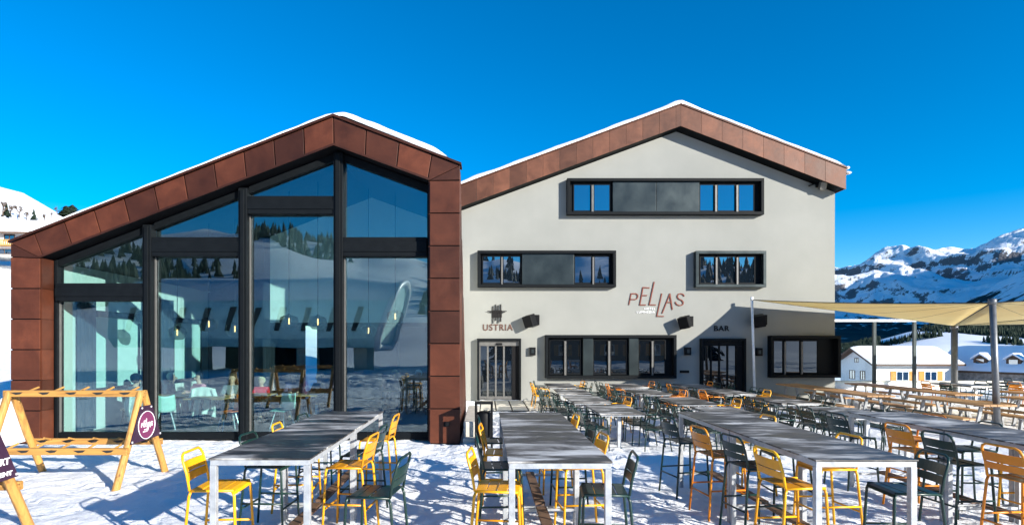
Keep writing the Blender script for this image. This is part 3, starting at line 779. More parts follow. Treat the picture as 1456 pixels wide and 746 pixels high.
def skin_mesh(verts, edges, name, mat, parent, sub=2):
    me = bpy.data.meshes.new(name); me.from_pydata([v[0] for v in verts], edges, []); o = bpy.data.objects.new(name, me); COL.objects.link(o)
    o.modifiers.new('skin', 'SKIN'); sb = o.modifiers.new('sub', 'SUBSURF'); sb.levels = sb.render_levels = sub
    lay = me.skin_vertices[0].data if me.skin_vertices else None
    if lay is None:
        bm = bmesh.new(); bm.from_mesh(me); bm.verts.layers.skin.verify(); bm.to_mesh(me); bm.free(); lay = me.skin_vertices[0].data
    for i, v in enumerate(verts):
        r = v[1]; lay[i].radius = (r, r) if not isinstance(r, tuple) else r
    lay[0].use_root = True
    dg = bpy.context.evaluated_depsgraph_get(); me2 = bpy.data.meshes.new_from_object(o.evaluated_get(dg)); bpy.data.objects.remove(o)
    me2.name = name; o = bpy.data.objects.new(name, me2); COL.objects.link(o); me2.materials.clear(); me2.materials.append(MATS[mat]); o.parent = parent
    for p in me2.polygons: p.use_smooth = True
    return o
def person(x, y, rz, lab, top, hair, hat=None, s=1.0, lean=.0, legs='dark_trousers'):
    """seated figure facing local +y, hip at seat height, forearms resting forward on a table"""
    for nme, c in ((top[0], top[1]), (hair[0], hair[1]), (legs, (.03, .035, .05))): M(nme, c, .8, 0, .15)
    hz = .47
    J = {}
    V = []; E = []
    def a(n, p, r, par=None):
        J[n] = len(V); V.append((tuple(q * (s if i < 2 else s) for i, q in enumerate(p)) , r * s))
        if par is not None: E.append((J[par], J[n]))
    L = lean
    a('pelvis', (0, 0, hz + .06), .13); a('waist', (0, .02 + L * .3, hz + .24), .115, 'pelvis'); a('chest', (0, .03 + L * .7, hz + .42), .14, 'waist')
    a('neckb', (0, .03 + L, hz + .53), .075, 'chest'); a('neck', (0, .04 + L, hz + .585), .058, 'neckb'); a('jaw', (0, .065 + L, hz + .635), .075, 'neck'); a('skull', (0, .05 + L, hz + .72), .104, 'jaw'); a('crown', (0, .035 + L, hz + .79), .075, 'skull')
    for sd, sx in (('l', -1), ('r', 1)):
        a('sh' + sd, (sx * .19, .03 + L * .9, hz + .47), .068, 'chest'); a('el' + sd, (sx * .25, .13 + L, hz + .24), .043, 'sh' + sd); a('wr' + sd, (sx * .13, .36 + L, hz + .30), .032, 'el' + sd)
        a('pa' + sd, (sx * .10, .43 + L, hz + .30), .034, 'wr' + sd); a('fi' + sd, (sx * .07, .49 + L, hz + .295), .02, 'pa' + sd)
        a('hp' + sd, (sx * .10, .03, hz + .06), .095, 'pelvis'); a('kn' + sd, (sx * .13, .42, hz + .05), .062, 'hp' + sd); a('an' + sd, (sx * .12, .40, .10), .042, 'kn' + sd); a('to' + sd, (sx * .13, .54, .04), .035, 'an' + sd)
    t = thing('person', lab, 'person', (x, y, 0), rz)
    body = skin_mesh(V, E, 'body', 'skin', t)
    def sub(names, grow, name, mat):
        ix = {n: i for i, n in enumerate(names)}; vv = [(V[J[n]][0], V[J[n]][1] + grow) for n in names]
        ee = [(ix[p], ix[q]) for p in names for q in names if (J[p], J[q]) in E]
        return skin_mesh(vv, ee, name, mat, t)
    sub(['pelvis', 'waist', 'chest', 'neckb', 'shl', 'ell', 'wrl', 'shr', 'elr', 'wrr'], .018 * s, 'jacket', top[0])
    sub(['pelvis', 'hpl', 'knl', 'anl', 'hpr', 'knr', 'anr'], .014 * s, 'trousers', legs)
    for sx in (-1, 1):
        MB().tube([(sx * .13 * s, .37 * s, .045), (sx * .13 * s, .46 * s, .05), (sx * .135 * s, .58 * s, .035)], .05 * s, 8).build('shoe', 'rubber', t, smooth=True)
    hx = MB(); c = (0, (.03 + L) * s, (hz + .74) * s)
    vs0 = len(hx.v); hx.ellipsoid(c, .118 * s, .124 * s, .122 * s, 14, 10)
    hx.v = [(p[0], min(p[1], c[1] + (.118 * s if p[2] > c[2] + .055 * s else .03 * s)), p[2]) for p in hx.v]
    hx.build('hair', hair[0], t, smooth=True)
    fc = MB()
    MB().ellipsoid((0, (.165 + L) * s, (hz + .685) * s), .018 * s, .025 * s, .03 * s, 8, 6).build('nose', 'skin', t, smooth=True)
    for sx in (-1, 1): MB().ellipsoid((sx * .036 * s, (.148 + L) * s, (hz + .72) * s), .013 * s, .01 * s, .009 * s, 8, 6).build('eye', 'black_plastic', t, smooth=True)
    if hat:
        M(hat[0], hat[1], .85, 0, .2); h = MB(); h.lathe([(.128 * s, hz * s + .735 * s), (.133 * s, hz * s + .79 * s), (.112 * s, hz * s + .85 * s), (.05 * s, hz * s + .89 * s), (.002, hz * s + .895 * s)], 16, 0, (.035 + L) * s); h.build('hat', hat[0], t, smooth=True)
    st = thing('wooden_stool', 'wooden stool under the ' + lab.split(',')[0], 'stool', (x, y, 0), rz)
    MB().box(-.24, -.2, .40 * s, .24, .22, .45 * s).build('seat', 'inner_wood', st)
    for sx in (-1, 1):
        for sy in (-1, 1): MB().bar((sx * .19, sy * .16, .40 * s), (sx * .21, sy * .19, 0), .035, .035).build('leg', 'black_plastic', st)
blond = ('blond_hair', (.62, .50, .30)); brown = ('brown_hair', (.06, .035, .02)); grey = ('grey_hair', (.7, .69, .66)); dark = ('dark_hair', (.015, .012, .01))
inner_table(-8.55, 15.3, 'wooden table between grey-haired person and person in pink', 1.0)
inner_table(-6.55, 15.55, 'wooden table in front of the child in red', 1.2)
inner_table(-5.15, 15.6, 'wooden table in the third glass bay by two dark-clad people', 1.1)
inner_table(-2.5, 17.2, 'dark wooden table far inside the rightmost glass bay', 1.5)
inner_table(-7.2, 14.6, 'wooden table before the orange shell chair', 1.0, .7)
person(-8.95, 15.9, R(-60), 'person with grey hair in a dark jacket, second glass bay', ('dark_jacket', (.02, .025, .035)), grey)
person(-8.12, 15.95, R(150), 'person with dark hair in a pink top, second glass bay', ('pink_top', (.85, .33, .42)), dark)
person(-6.45, 16.15, R(180), 'small person with blond hair in a red top, third glass bay', ('red_top', (.8, .012, .03)), blond, None, .9)
person(-5.55, 16.2, R(200), 'person in purple-grey top, left in the third glass bay', ('purple_top', (.10, .07, .14)), brown)
person(-4.78, 16.2, R(150), 'person in black top, right side of the third glass bay', ('black_top', (.012, .012, .015)), brown)
person(-9.2, 14.7, R(-20), 'person with dark woollen hat seen from behind, leftmost bay', ('grey_top', (.10, .11, .14)), dark, ('dark_hat', (.01, .012, .02)))
person(-6.95, 15.4, R(-170), 'person in grey jumper right beside the second mullion', ('grey_jumper', (.22, .22, .23)), brown)
person(-2.9, 17.8, R(180), 'person with blond hair far inside the rightmost glass bay, dark jacket', ('dark_jacket', (.02, .025, .035)), blond)
person(-2.15, 17.8, R(170), 'person with light grey hair far inside the rightmost glass bay, black top', ('black_top', (.012, .012, .015)), grey)
def jacket(x, y, z, lab, mat):   # garment hung over a chair back: a draped, folded sheet
    t = thing('hanging_jacket', lab, 'jacket', (x, y, z), 0); m = MB(); n, k = 16, 12; vs = []
    for i in range(n + 1):
        for j in range(k + 1):
            u = i / n - .5; w = .52 + .16 * j / k; zz = -.72 * j / k - .10 * (abs(u) * 2) ** 2 * (1 if j > 2 else .4)
            vs.append((u * w, .05 * math.sin(u * 17 + j * .4) * (j / k) - .03, zz))
    vs2 = [(p[0], p[1] + .05, p[2]) for p in vs]
    F_ = [(i * (k + 1) + j, (i + 1) * (k + 1) + j, (i + 1) * (k + 1) + j + 1, i * (k + 1) + j + 1) for i in range(n) for j in range(k)]
    m.add(vs, F_); m.add(vs2, F_); m.build('cloth', mat, t, smooth=True)
    for sx in (-1, 1): MB().tube([(sx * .25, 0, -.06), (sx * .36, .0, -.35), (sx * .30, -.03, -.66)], .065, 10, r2=.045).build('sleeve', mat, t, smooth=True)
M('white_cloth', (.82, .84, .76), .9, 0, .08, 5)
jacket(-8.72, 14.18, .97, 'white jacket draped over a seat in the leftmost glass bay', 'white_cloth')
jacket(-7.62, 15.13, .97, 'white jacket hanging beside the person in pink', 'white_cloth')
def wood_chair(x, y, rz, lab):
    t = thing('wooden_chair', lab, 'chair', (x, y, 0), rz)
    MB().box(-.21, -.2, .43, .21, .22, .46).build('seat', 'inner_wood', t, bevel=.005); MB().box(-.21, -.215, .72, .21, -.19, .93).build('backrest', 'inner_wood', t, bevel=.005)
    for sx in (-1, 1):
        MB().bar((sx * .19, .19, .43), (sx * .20, .21, 0), .035, .035).build('leg', 'black_plastic', t); MB().bar((sx * .19, -.235, .93), (sx * .20, -.24, 0), .035, .035).build('leg', 'black_plastic', t)
wood_chair(-8.72, 14.42, 0, 'wooden chair under the white jacket in the leftmost bay'); wood_chair(-7.62, 15.37, 0, 'wooden chair under the white jacket beside the person in pink')
def shell_chair(x, y, rz, lab, mat):
    t = thing('shell_chair', lab, 'chair', (x, y, 0), rz); m = MB(); vs = []; n, k = 12, 14
    for i in range(n + 1):
        for j in range(k + 1):
            u = i / n - .5; f = j / k
            if f < .5: yy_, zz = .22 - .44 * f * 2 * .95, .44 + .12 * (2 * u) ** 2 * f
            else: yy_, zz = -.2 - .12 * (f - .5) * 2, .44 + .40 * (f - .5) * 2 + .04 * (2 * u) ** 2
            vs.append((u * (.46 - .1 * max(0, f - .75) * 2), yy_ + .12 * (2 * u) ** 2 * max(0, f - .35), zz))
    m.add(vs, [(i * (k + 1) + j, (i + 1) * (k + 1) + j, (i + 1) * (k + 1) + j + 1, i * (k + 1) + j + 1) for i in range(n) for j in range(k)])
    o = m.build('seat_shell', mat, t, smooth=True); sd = o.modifiers.new('thick', 'SOLIDIFY'); sd.thickness = .018
    for sx in (-1, 1):
        for sy in (-1, 1): MB().tube([(sx * .12, sy * .12, .43), (sx * .22, sy * .21, 0)], .014, 6).build('leg', 'white_metal', t)
shell_chair(-6.3, 13.75, R(130), 'orange shell chair behind the second mullion', 'orange_shell')
shell_chair(-5.15, 14.2, R(160), 'pale mint shell chair low in the third glass bay', 'mint_shell')
shell_chair(-8.0, 14.0, R(30), 'pale mint shell chair by the second glass bay', 'mint_shell')

# ------------------------------------------------------------------ hotel
YH = 21.6
def HX(px): return PX(px, YH)
def HZ(py): return PZ(py, YH)
hotel = thing('hotel_building', 'pale grey three-storey hotel with copper gable edge and snowy roof', 'building')
YR = 21.1
aX, aZ = PX(968, YR), PZ(149, YR); rX, rZ = PX(1203, YR), PZ(239, YR)
lX = -3.5; sL = (PZ(262, YR) - aZ) / (PX(660, YR) - aX); lZ = aZ + sL * (lX - aX); sR = (rZ - aZ) / (rX - aX)
fb = .80      # fascia depth
def wz(x): return (aZ + sL * (x - aX) if x < aX else aZ + sR * (x - aX)) - fb - .02
xw0, xw1 = -2.6, HX(1187)
m = MB(); m.prism([(xw0, -.1), (xw1, -.1), (xw1, wz(xw1)), (aX, wz(aX)), (xw0, wz(xw0))], 1, YH, YH + 12); m.build('wall', 'plaster', hotel)
m = MB(); m.prism([(lX, lZ - .04), (aX, aZ - .04), (rX - .03, rZ - .04), (rX - .03, rZ - fb + .05), (aX, aZ - fb + .01), (lX, lZ - fb + .01)], 1, YR + .032, YH + 12.4)
roof = m.build('roof', 'dark_metal', hotel)
m = MB(); rd = random.Random(9)
nl = 17
for k in range(nl): panel([lerp2((lX, lZ), (aX - .18, aZ + sL * -.18), k / nl), lerp2((lX, lZ), (aX - .18, aZ + sL * -.18), (k + 1) / nl), lerp2((lX, lZ - fb), (aX - .18, aZ + sL * -.18 - fb), (k + 1) / nl), lerp2((lX, lZ - fb), (aX - .18, aZ + sL * -.18 - fb), k / nl)], YR, YR + .03, .005)
panel([(aX - .18, aZ - sL * .18), (aX, aZ), (aX, aZ - fb), (aX - .18, aZ - sL * .18 - fb)], YR, YR + .03, .004)
nl = 8
for k in range(nl): panel([lerp2((aX, aZ), (rX, rZ), k / nl), lerp2((aX, aZ), (rX, rZ), (k + 1) / nl), lerp2((aX, aZ - fb), (rX, rZ - fb), (k + 1) / nl), lerp2((aX, aZ - fb), (rX, rZ - fb), k / nl)], YR, YR + .03, .003)
m.build('fascia', 'copper_fascia', roof, bevel=.004)
m = MB(); m.box(rX - .028, YR + .02, rZ - fb + .02, rX, YH + 12.4, rZ - .02); m.build('verge_end', 'copper_fascia', roof)
m = MB(); m.prism([(lX, lZ), (aX, aZ), (rX + .03, rZ - .01), (rX + .03, rZ + .04), (aX, aZ + .05), (lX, lZ + .05)], 1, YR - .03, YR + .4); m.build('drip_edge', 'copper_fascia', roof)
m = MB(); m.tube([(rX + .06, YR + .1, rZ - .12), (rX + .06, YH + 12, rZ - .12)], .07, 8); m.build('gutter', 'light_mullion', roof, smooth=True)
def t_hot(x): return (.155 + .03 * noise.noise((x * 1.3, 9, 2)) + .05 * math.exp(-((x - aX) / .5) ** 2)) * min(1, max(0, (rX - .05 - x) / .3)) ** .5
roof_snow([(lX, lZ), (aX - .2, aZ + sL * -.2), (aX + .1, aZ - .02), (rX, rZ)], YR - .03, YH + 12, roof, t_hot, 120)
m = MB(); m.ellipsoid((rX + .1, YR + .15, rZ + .04), .10, .16, .06); m.ellipsoid((rX + .16, YR + .2, rZ - .13), .14, .16, .055); m.build('eave_snow', 'snow_roof', roof, smooth=True)

def strip_window(x0, x1, y0, y1, cells, lab, frame='dark_metal', dep=.26, bw=.11, gm='hotel_glass'):
    """projecting metal box frame; cells: (kind, xa, xb) between the reveals; y in photo rows"""
    X0, X1, Z0, Z1 = HX(x0), HX(x1), HZ(y1), HZ(y0); yo = YH - dep
    f = MB()
    f.box(X0, yo, Z0, X1, YH - .002, Z0 + bw); f.box(X0, yo, Z1 - bw, X1, YH - .002, Z1)
    f.box(X0, yo, Z0 + bw, X0 + bw, YH - .002, Z1 - bw); f.box(X1 - bw, yo, Z0 + bw, X1, YH - .002, Z1 - bw)
    w = f.build('window', frame, hotel, bevel=.008); w['label'] = lab
    f2 = MB(); f2.box(X0 + bw, YH - .05, Z0 + bw, X1 - bw, YH - .003, Z1 - bw); f2.build('back_panel', 'dark_metal', w)
    for kind, a, b in cells:
        a, b = HX(a), HX(b); za, zb = Z0 + bw, Z1 - bw
        if kind == 'glass':
            MB().box(a, YH - .07, za + .08, b, YH - .052, zb - .1).build('pane', gm, w)
            q = MB(); e = .04
            q.box(a - e, YH - .09, za + .02, b + e, YH - .05, za + .08); q.box(a - e, YH - .09, zb - .1, b + e, YH - .05, zb - .03); q.box(a - e, YH - .09, za + .08, a, YH - .05, zb - .1); q.box(b, YH - .09, za + .08, b + e, YH - .05, zb - .1)
            q.build('sash', 'dark_metal', w)
        elif kind == 'bar':
            e_ = (b - a) * .16; MB().box(a + e_, YH - .15, za + .005, b - e_, YH - .091, zb - .12).build('mullion', 'light_mullion', w, bevel=.004)
        else:
            MB().box(a, YH - .17, za + .003, b, YH - .051, zb - .003).build('panel', 'dark_panel', w, bevel=.006)
    return w
strip_window(805, 1082, 256, 307, [('glass', 816, 838.5), ('bar', 839.5, 843.5), ('glass', 844.5, 866), ('panel', 870, 931), ('panel', 931.6, 992), ('glass', 994.5, 1013), ('bar', 1014, 1018), ('glass', 1019.5, 1043), ('bar', 1044, 1048), ('glass', 1049.5, 1070)], 'wide top-floor window band with two dark metal panels')
strip_window(679, 874, 357.5, 409, [('glass', 687, 711), ('bar', 712, 715), ('glass', 716, 739), ('panel', 742, 815), ('glass', 817, 840), ('bar', 841, 844), ('glass', 845, 865)], 'wide middle-floor window band with one dark panel')
strip_window(986, 1085, 358, 409, [('glass', 995, 1014), ('bar', 1015, 1018.5), ('glass', 1020, 1043.5), ('bar', 1044.5, 1048), ('glass', 1049.5, 1071)], 'small middle-floor window with three panes', 'dark_panel')
strip_window(774.5, 959, 476, 537, [('glass', 782, 800), ('bar', 801, 805), ('glass', 806, 824), ('panel', 828, 842), ('glass', 844, 862), ('bar', 863, 867), ('glass', 868.5, 889), ('panel', 893, 906), ('glass', 908, 923), ('bar', 924.5, 928), ('glass', 929.5, 944)], 'long ground-floor window band', gm='hotel_glass_low')
strip_window(1091, 1189, 477, 536, [('glass', 1098, 1111), ('bar', 1112, 1115), ('glass', 1116, 1135), ('bar', 1136, 1139), ('glass', 1140, 1160)], 'ground-floor window at the shaded corner', dep=.3, gm='hotel_glass_low')
def sliding_door(x0, x1, ytop, lab, bars, bmat):
    X0, X1, Z1 = HX(x0), HX(x1), HZ(ytop); yo = YH - .22
    f = MB(); f.box(X0, yo, .0, X0 + .08, YH - .002, Z1); f.box(X1 - .08, yo, 0, X1, YH - .002, Z1); f.box(X0 + .08, yo, Z1 - .1, X1 - .08, YH - .002, Z1)
    d = f.build('door', 'dark_metal', hotel, bevel=.006); d['label'] = lab
    MB().box(X0 + .08, YH - .12, Z1 - .28, X1 - .08, YH - .003, Z1 - .102).build('header', bmat, d)
    MB().box((X0 + X1) / 2 - .12, YH - .16, Z1 - .25, (X0 + X1) / 2 + .12, YH - .121, Z1 - .17).build('sensor', 'black_plastic', d)
    n = bars; W = (X1 - X0 - .16 - .28)
    for k in range(n):
        a = X0 + .10 + W * k / n; b = X0 + .10 + W * (k + 1) / n
        MB().box(a + .03, YH - .06, .14, b - .03, YH - .04, Z1 - .282).build('pane', 'hotel_glass_low', d)
        MB().box(a - .035, YH - .09, .02, a + .03, YH - .03, Z1 - .282).build('stile', bmat, d)
    MB().box(X0 + .10, YH - .08, .02, X0 + .10 + W, YH - .035, .139).build('kick_rail', bmat, d)
    MB().box(X0 + .10 + W, YH - .10, .0, X1 - .081, YH - .004, Z1 - .282).build('side_panel', 'black_soffit', d)
sliding_door(678.5, 740.5, 481, 'glass entrance door with pale metal stiles at the left', 4, 'light_mullion')
sliding_door(994.5, 1057.5, 481, 'glass bar door in the shade of the sail', 4, 'dark_metal')

# writing on the wall
def wallpt(px, py, off=0): return (HX(px), YH - off, HZ(py))
sz = .027   # metres per photo pixel at the wall
PEL = [[(125, 375), (152, 240)], [(152, 240), (205, 240), (224, 247), (234, 262), (233, 283), (222, 302), (203, 312), (138, 312)],
       [(375, 168), (300, 162), (260, 380), (330, 380)], [(283, 262), (345, 262)], [(438, 98), (378, 378), (455, 380)], [(533, 242), (472, 520), (555, 522)],
       [(540, 480), (635, 242), (665, 435)], [(592, 348), (650, 348)],
       [(812, 268), (797, 247), (770, 240), (742, 246), (729, 264), (731, 288), (748, 306), (782, 322), (800, 342), (800, 366), (784, 382), (757, 387), (728, 379), (712, 364), (705, 345)]]
def pel_lines(k): return [[((x - 470) / 8.773 * k, (310 - y) / 8.773 * k) for x, y in ln] for ln in PEL]
sg = thing('wall_sign', 'thin red slanted PELLAS lettering with small white HOTEL LUMNEZIA', 'sign', (HX(880 + 470 / 8.773), YH, HZ(390 + 310 / 8.773)))
m = MB(); m.strokes(pel_lines(.027), .036, (0, -.004, 0), (1, 0, 0), (0, 0, 1), .025); m.build('large_letters', 'lettering_copper', sg)
m = MB(); text_on(m, 'HOTEL', ((318 - 470) / 8.773 * .027, -.004, (310 - 440) / 8.773 * .027), (1, 0, 0), (0, 0, 1), 134 / 8.773 * .027, 26 / 8.773 * .027, .015, 1.25, .01)
text_on(m, 'LUMNEZIA', ((222 - 470) / 8.773 * .027, -.004, (310 - 482) / 8.773 * .027), (1, 0, 0), (0, 0, 1), 225 / 8.773 * .027, 26 / 8.773 * .027, .015, 1.25, .01); m.build('small_letters', 'lettering_white', sg)
sg = thing('wall_sign', 'dark barred square emblem above brown USTRIA lettering over the door', 'sign', (HX(708), YH, HZ(465)))
m = MB(); text_on(m, 'USTRIA', (-21.2 * sz, -.004, -4.6 * sz), (1, 0, 0), (0, 0, 1), 42.5 * sz, 9 * sz, .02, 1.15, .012); m.build('letters', 'lettering_brown', sg)
m = MB(); ex = (706.5 - 708) * sz; ez = (465 - 446) * sz
m.box(ex - .19, -.03, ez - .14, ex + .19, -.004, ez + .14)
for q, a, b in ((-.15, -.37, .30), (-.045, -.26, .36), (.05, -.36, .33), (.15, -.30, .37)): m.box(ex + q - .018, -.045, ez + a, ex + q + .018, -.031, ez + b)
for q, a, b in ((.10, -.37, .38), (.06, -.30, .30)): m.box(ex + a, -.06, ez + q - .012, ex + b, -.046, ez + q + .012)
m.build('emblem', 'lettering_dark', sg)
sg = thing('wall_sign', 'dark BAR lettering on the shaded wall', 'sign', (HX(1026), YH, HZ(466.5)))
m = MB(); text_on(m, 'BAR', (-10.8 * sz, -.004, -3.8 * sz), (1, 0, 0), (0, 0, 1), 21.7 * sz, 7.6 * sz, .02, 1.1, .02); m.build('letters', 'lettering_dark', sg)

def speaker(px, py, rz, lab):
    t = thing('wall_loudspeaker', lab, 'loudspeaker', (HX(px), YH, HZ(py)), 0, 'black loudspeakers on the hotel wall')
    MB().box(-.09, -.20, -.19, .12, -.003, .2).build('bracket', 'black_plastic', t, bevel=.01)
    mt = Matrix.Translation((-.26, -.32, -.04)) @ Matrix.Rotation(rz, 4, 'Z') @ Matrix.Rotation(R(16), 4, 'X') @ Matrix.Rotation(R(-10), 4, 'Y')
    m = MB(); m.box(-.2, -.16, -.22, .2, .16, .22, mat=mt); c = m.build('cabinet', 'black_plastic', t, bevel=.02)
    m = MB(); m.box(-.185, -.175, -.205, .185, -.161, .205, mat=mt); m.build('grille', 'black_plastic', c)
    MB().bar((-.02, -.12, 0), (-.2, -.3, -.03), .06, .06).build('arm', 'black_plastic', t)
speaker(762, 455, R(-38), 'black loudspeaker beside the USTRIA sign')
speaker(979, 457, R(-38), 'black loudspeaker below the PELLAS lettering')
speaker(1083, 455, R(-10), 'black loudspeaker in the shade right of the white pole')
def wlamp(px, py, lab):
    t = thing('wall_lamp', lab, 'lamp', (HX(px), YH, HZ(py)), 0, 'square black wall lamps')
    m = MB(); m.box(-.115, -.13, -.15, .115, -.118, .15); m.box(-.115, -.118, -.15, -.103, -.003, .15); m.box(.103, -.118, -.15, .115, -.003, .15); m.box(-.103, -.118, .138, .103, -.003, .15); m.box(-.103, -.118, -.15, .103, -.003, -.138)
    m.build('housing', 'black_plastic', t, bevel=.004); MB().box(-.045, -.14, -.07, .045, -.131, .07).build('diffuser', 'dark_panel', t)
wlamp(757, 499, 'square black wall lamp between entrance door and long window'); wlamp(977, 499, 'square black wall lamp left of the bar door'); wlamp(1078, 500, 'square black wall lamp right of the white pole')
t = thing('floodlight', 'small grey floodlight under the right roof edge', 'floodlight', (HX(1163), YH, HZ(263)))
MB().box(-.10, -.18, -.1, .12, -.003, .18).build('bracket', 'dark_metal', t); mt = Matrix.Translation((.03, -.26, -.1)) @ Matrix.Rotation(R(25), 4, 'X'); m = MB(); m.box(-.12, -.07, -.15, .12, .07, .15, mat=mt); m.build('lamp_head', 'light_mullion', t, bevel=.01)
MB().bar((-.08, -.1, .06), (-.42, -.12, -.07), .05, .05).build('arm', 'dark_metal', t)
t = thing('name_plate', 'small dark plate on the shaded wall left of bar door', 'plate', (HX(973), YH, HZ(528)))
MB().box(-.18, -.03, -.05, .18, -.003, .05).build('plate', 'black_plastic', t, bevel=.004)
# paving grid, step, side box, bins
t = thing('slab_paving', 'pale slab paving with dark joints before the entrance door', 'paving', (HX(707), 19.6, 0)); m = MB(); rd = random.Random(2)
for i in range(6):
    for j in range(4): m.box(-.6 + i * .52, -1.7 + j * .8, -.05, -.6 + i * .52 + .47, -1.7 + j * .8 + .74, .028 + rd.random() * .012)
m.build('slabs', 'concrete', t, bevel=.008); MB().box(-.64, -1.74, -.06, 2.5, 1.5, .012).build('bed', 'rubber', t)
t = thing('concrete_plinth', 'cream concrete plinth between pavilion pillar and litter bin', 'plinth', (PX(670, 13.3), 13.2, 0)); MB().box(-.14, -.9, -.05, .16, 2.4, .42).build('block', 'concrete', t, bevel=.015); MB().box(-.14, -1.2, -.05, .2, -.92, .10).build('step', 'concrete', t, bevel=.01)
t = thing('litter_bin', 'black litter bin with round container in a post frame by pavilion', 'bin', (PX(688, 11.75), 11.75, 0))
m = MB()
for sx in (-1, 1):
    for sy in (-1, 1): m.box(sx * .165 - .022, sy * .165 - .022, -.02, sx * .165 + .022, sy * .165 + .022, .88)
m.box(-.19, -.19, .88, .19, .19, .91); m.build('post_frame', 'black_plastic', t, bevel=.004)
m = MB(); m.lathe([(.0, .05), (.14, .05), (.155, .1), (.155, .66), (.14, .70), (.0, .72)], 20); m.build('container', 'black_plastic', t, smooth=True)
t = thing('power_box', 'small black socket box low on the right copper pillar', 'socket', (PX(635, YF), YF, PZ(602, YF))); MB().box(-.06, -.05, -.05, .06, -.001, .05).build('housing', 'black_plastic', t, bevel=.006)

# ------------------------------------------------------------------ terrace furniture
def stool_proto(mat, colour):
    t = thing('bar_stool', 'x', 'bar stool', (0, 0, 0), 0)
    H = .76; w = .205
    m = MB()   # slatted seat with rolled front
    for k in range(4):
        y0 = -.19 + k * .098; y1 = y0 + .091
        if k < 3: m.box(-w, y0, H - .012 - .008 * (k == 1), w, y1, H - .008 * (k == 1))
        else:
            pr = [(y0, H), (y0 + .06, H - .004), (y0 + .10, H - .018), (y0 + .115, H - .045), (y0 + .103, H - .045), (y0 + .09, H - .026), (y0 + .055, H - .014), (y0, H - .012)]
            m.prism(pr, 0, -w, w)
    m.build('seat', mat, t, bevel=.003)
    m = MB(); zt = 1.09
    lp = [(-w, -.20, H - .01), (-w, -.225, .90), (-w, -.262, 1.03), (-w + .02, -.275, zt - .02), (-w + .06, -.28, zt), (w - .06, -.28, zt), (w - .02, -.275, zt - .02), (w, -.262, 1.03), (w, -.225, .90), (w, -.20, H - .01)]
    m.tube(lp, .0125, 8); m.tube([(-w, -.20, H - .012), (-w, .2, H - .012)], .0125, 8); m.tube([(w, -.20, H - .012), (w, .2, H - .012)], .0125, 8)
    m.build('back_frame', mat, t, smooth=True)
    m = MB()
    for za, zb in ((.835, .905), (.915, 1.01)):
        ya = -.212 - (za - .83) * .25; yb = -.212 - (zb - .83) * .25
        n = 8; vs = []
        for i in range(n + 1):
            u = i / n * 2 - 1; cv = -.022 * (1 - u * u)
            vs += [(u * w * .98, ya + cv - .006, za), (u * w * .98, yb + cv - .006, zb), (u * w * .98, ya + cv + .006, za), (u * w * .98, yb + cv + .006, zb)]
        fs = []
        for i in range(n):
            a = 4 * i; b = 4 * i + 4; fs += [(a, b, b + 1, a + 1), (a + 2, a + 3, b + 3, b + 2), (a + 1, b + 1, b + 3, a + 3), (a, a + 2, b + 2, b)]
        m.add(vs, fs)
    m.build('backrest', mat, t)
    for sx in (-1, 1):
        MB().tube([(sx * w, .19, H - .02), (sx * (w + .002), .205, H - .06), (sx * (w + .03), .235, 0)], .0135, 8).build('leg', mat, t, smooth=True)
        MB().tube([(sx * w, -.19, H - .02), (sx * (w + .002), -.205, H - .06), (sx * (w + .03), -.265, 0)], .0135, 8).build('leg', mat, t, smooth=True)
    m = MB(); zf = .29; a = w + .019; m.tube([(-a, .224, zf), (a, .224, zf)], .011, 8); m.tube([(-a, -.242, zf), (a, -.242, zf)], .011, 8)
    m.tube([(-a, .224, zf + .06), (-a, -.242, zf + .06)], .011, 8); m.tube([(a, .224, zf + .06), (a, -.242, zf + .06)], .011, 8); m.build('footrest', mat, t, smooth=True)
    return t
def armchair_proto(mat, colour):
    t = thing('terrace_armchair', 'x', 'chair', (0, 0, 0), 0); H = .44; w = .225
    m = MB()
    for k in range(5):
        y0 = -.2 + k * .088; m.box(-w, y0, H - .012 - .01 * (k in (1, 2)), w, y0 + .08, H - .01 * (k in (1, 2)))
    m.build('seat', mat, t, bevel=.003)
    m = MB(); zt = .83
    m.tube([(-w, -.21, H - .02), (-w, -.255, .62), (-w + .005, -.30, .76), (-w + .05, -.315, zt), (w - .05, -.315, zt), (w - .005, -.30, .76), (w, -.255, .62), (w, -.21, H - .02)], .0125, 8); m.build('back_frame', mat, t, smooth=True)
    m = MB()
    for za in (.52, .60, .68): m.box(-w, -.30 - (za - .62) * .3 + .03, za, w, -.288 - (za - .62) * .3 + .03, za + .062)
    m.build('backrest', mat, t)
    for sx in (-1, 1):
        MB().tube([(sx * (w + .0), -.262, .655), (sx * (w + .03), -.1, .66), (sx * (w + .035), .15, .655), (sx * (w + .035), .20, .63), (sx * (w + .032), .215, .58), (sx * (w + .03), .225, H)], .0125, 8).build('armrest', mat, t, smooth=True)
        MB().tube([(sx * (w + .03), .225, H), (sx * (w + .035), .25, 0)], .0125, 8).build('leg', mat, t, smooth=True)
        MB().tube([(sx * w, -.21, H - .01), (sx * (w + .02), -.28, 0)], .0125, 8).build('leg', mat, t, smooth=True)
    m = MB(); m.tube([(-w - .03, .222, H - .015), (w + .03, .222, H - .015)], .0125, 8); m.tube([(-w, -.21, H - .02), (-w - .028, .22, H - .02)], .0125, 8); m.tube([(w, -.21, H - .02), (w + .028, .22, H - .02)], .0125, 8); m.build('seat_frame', mat, t, smooth=True)
    return t
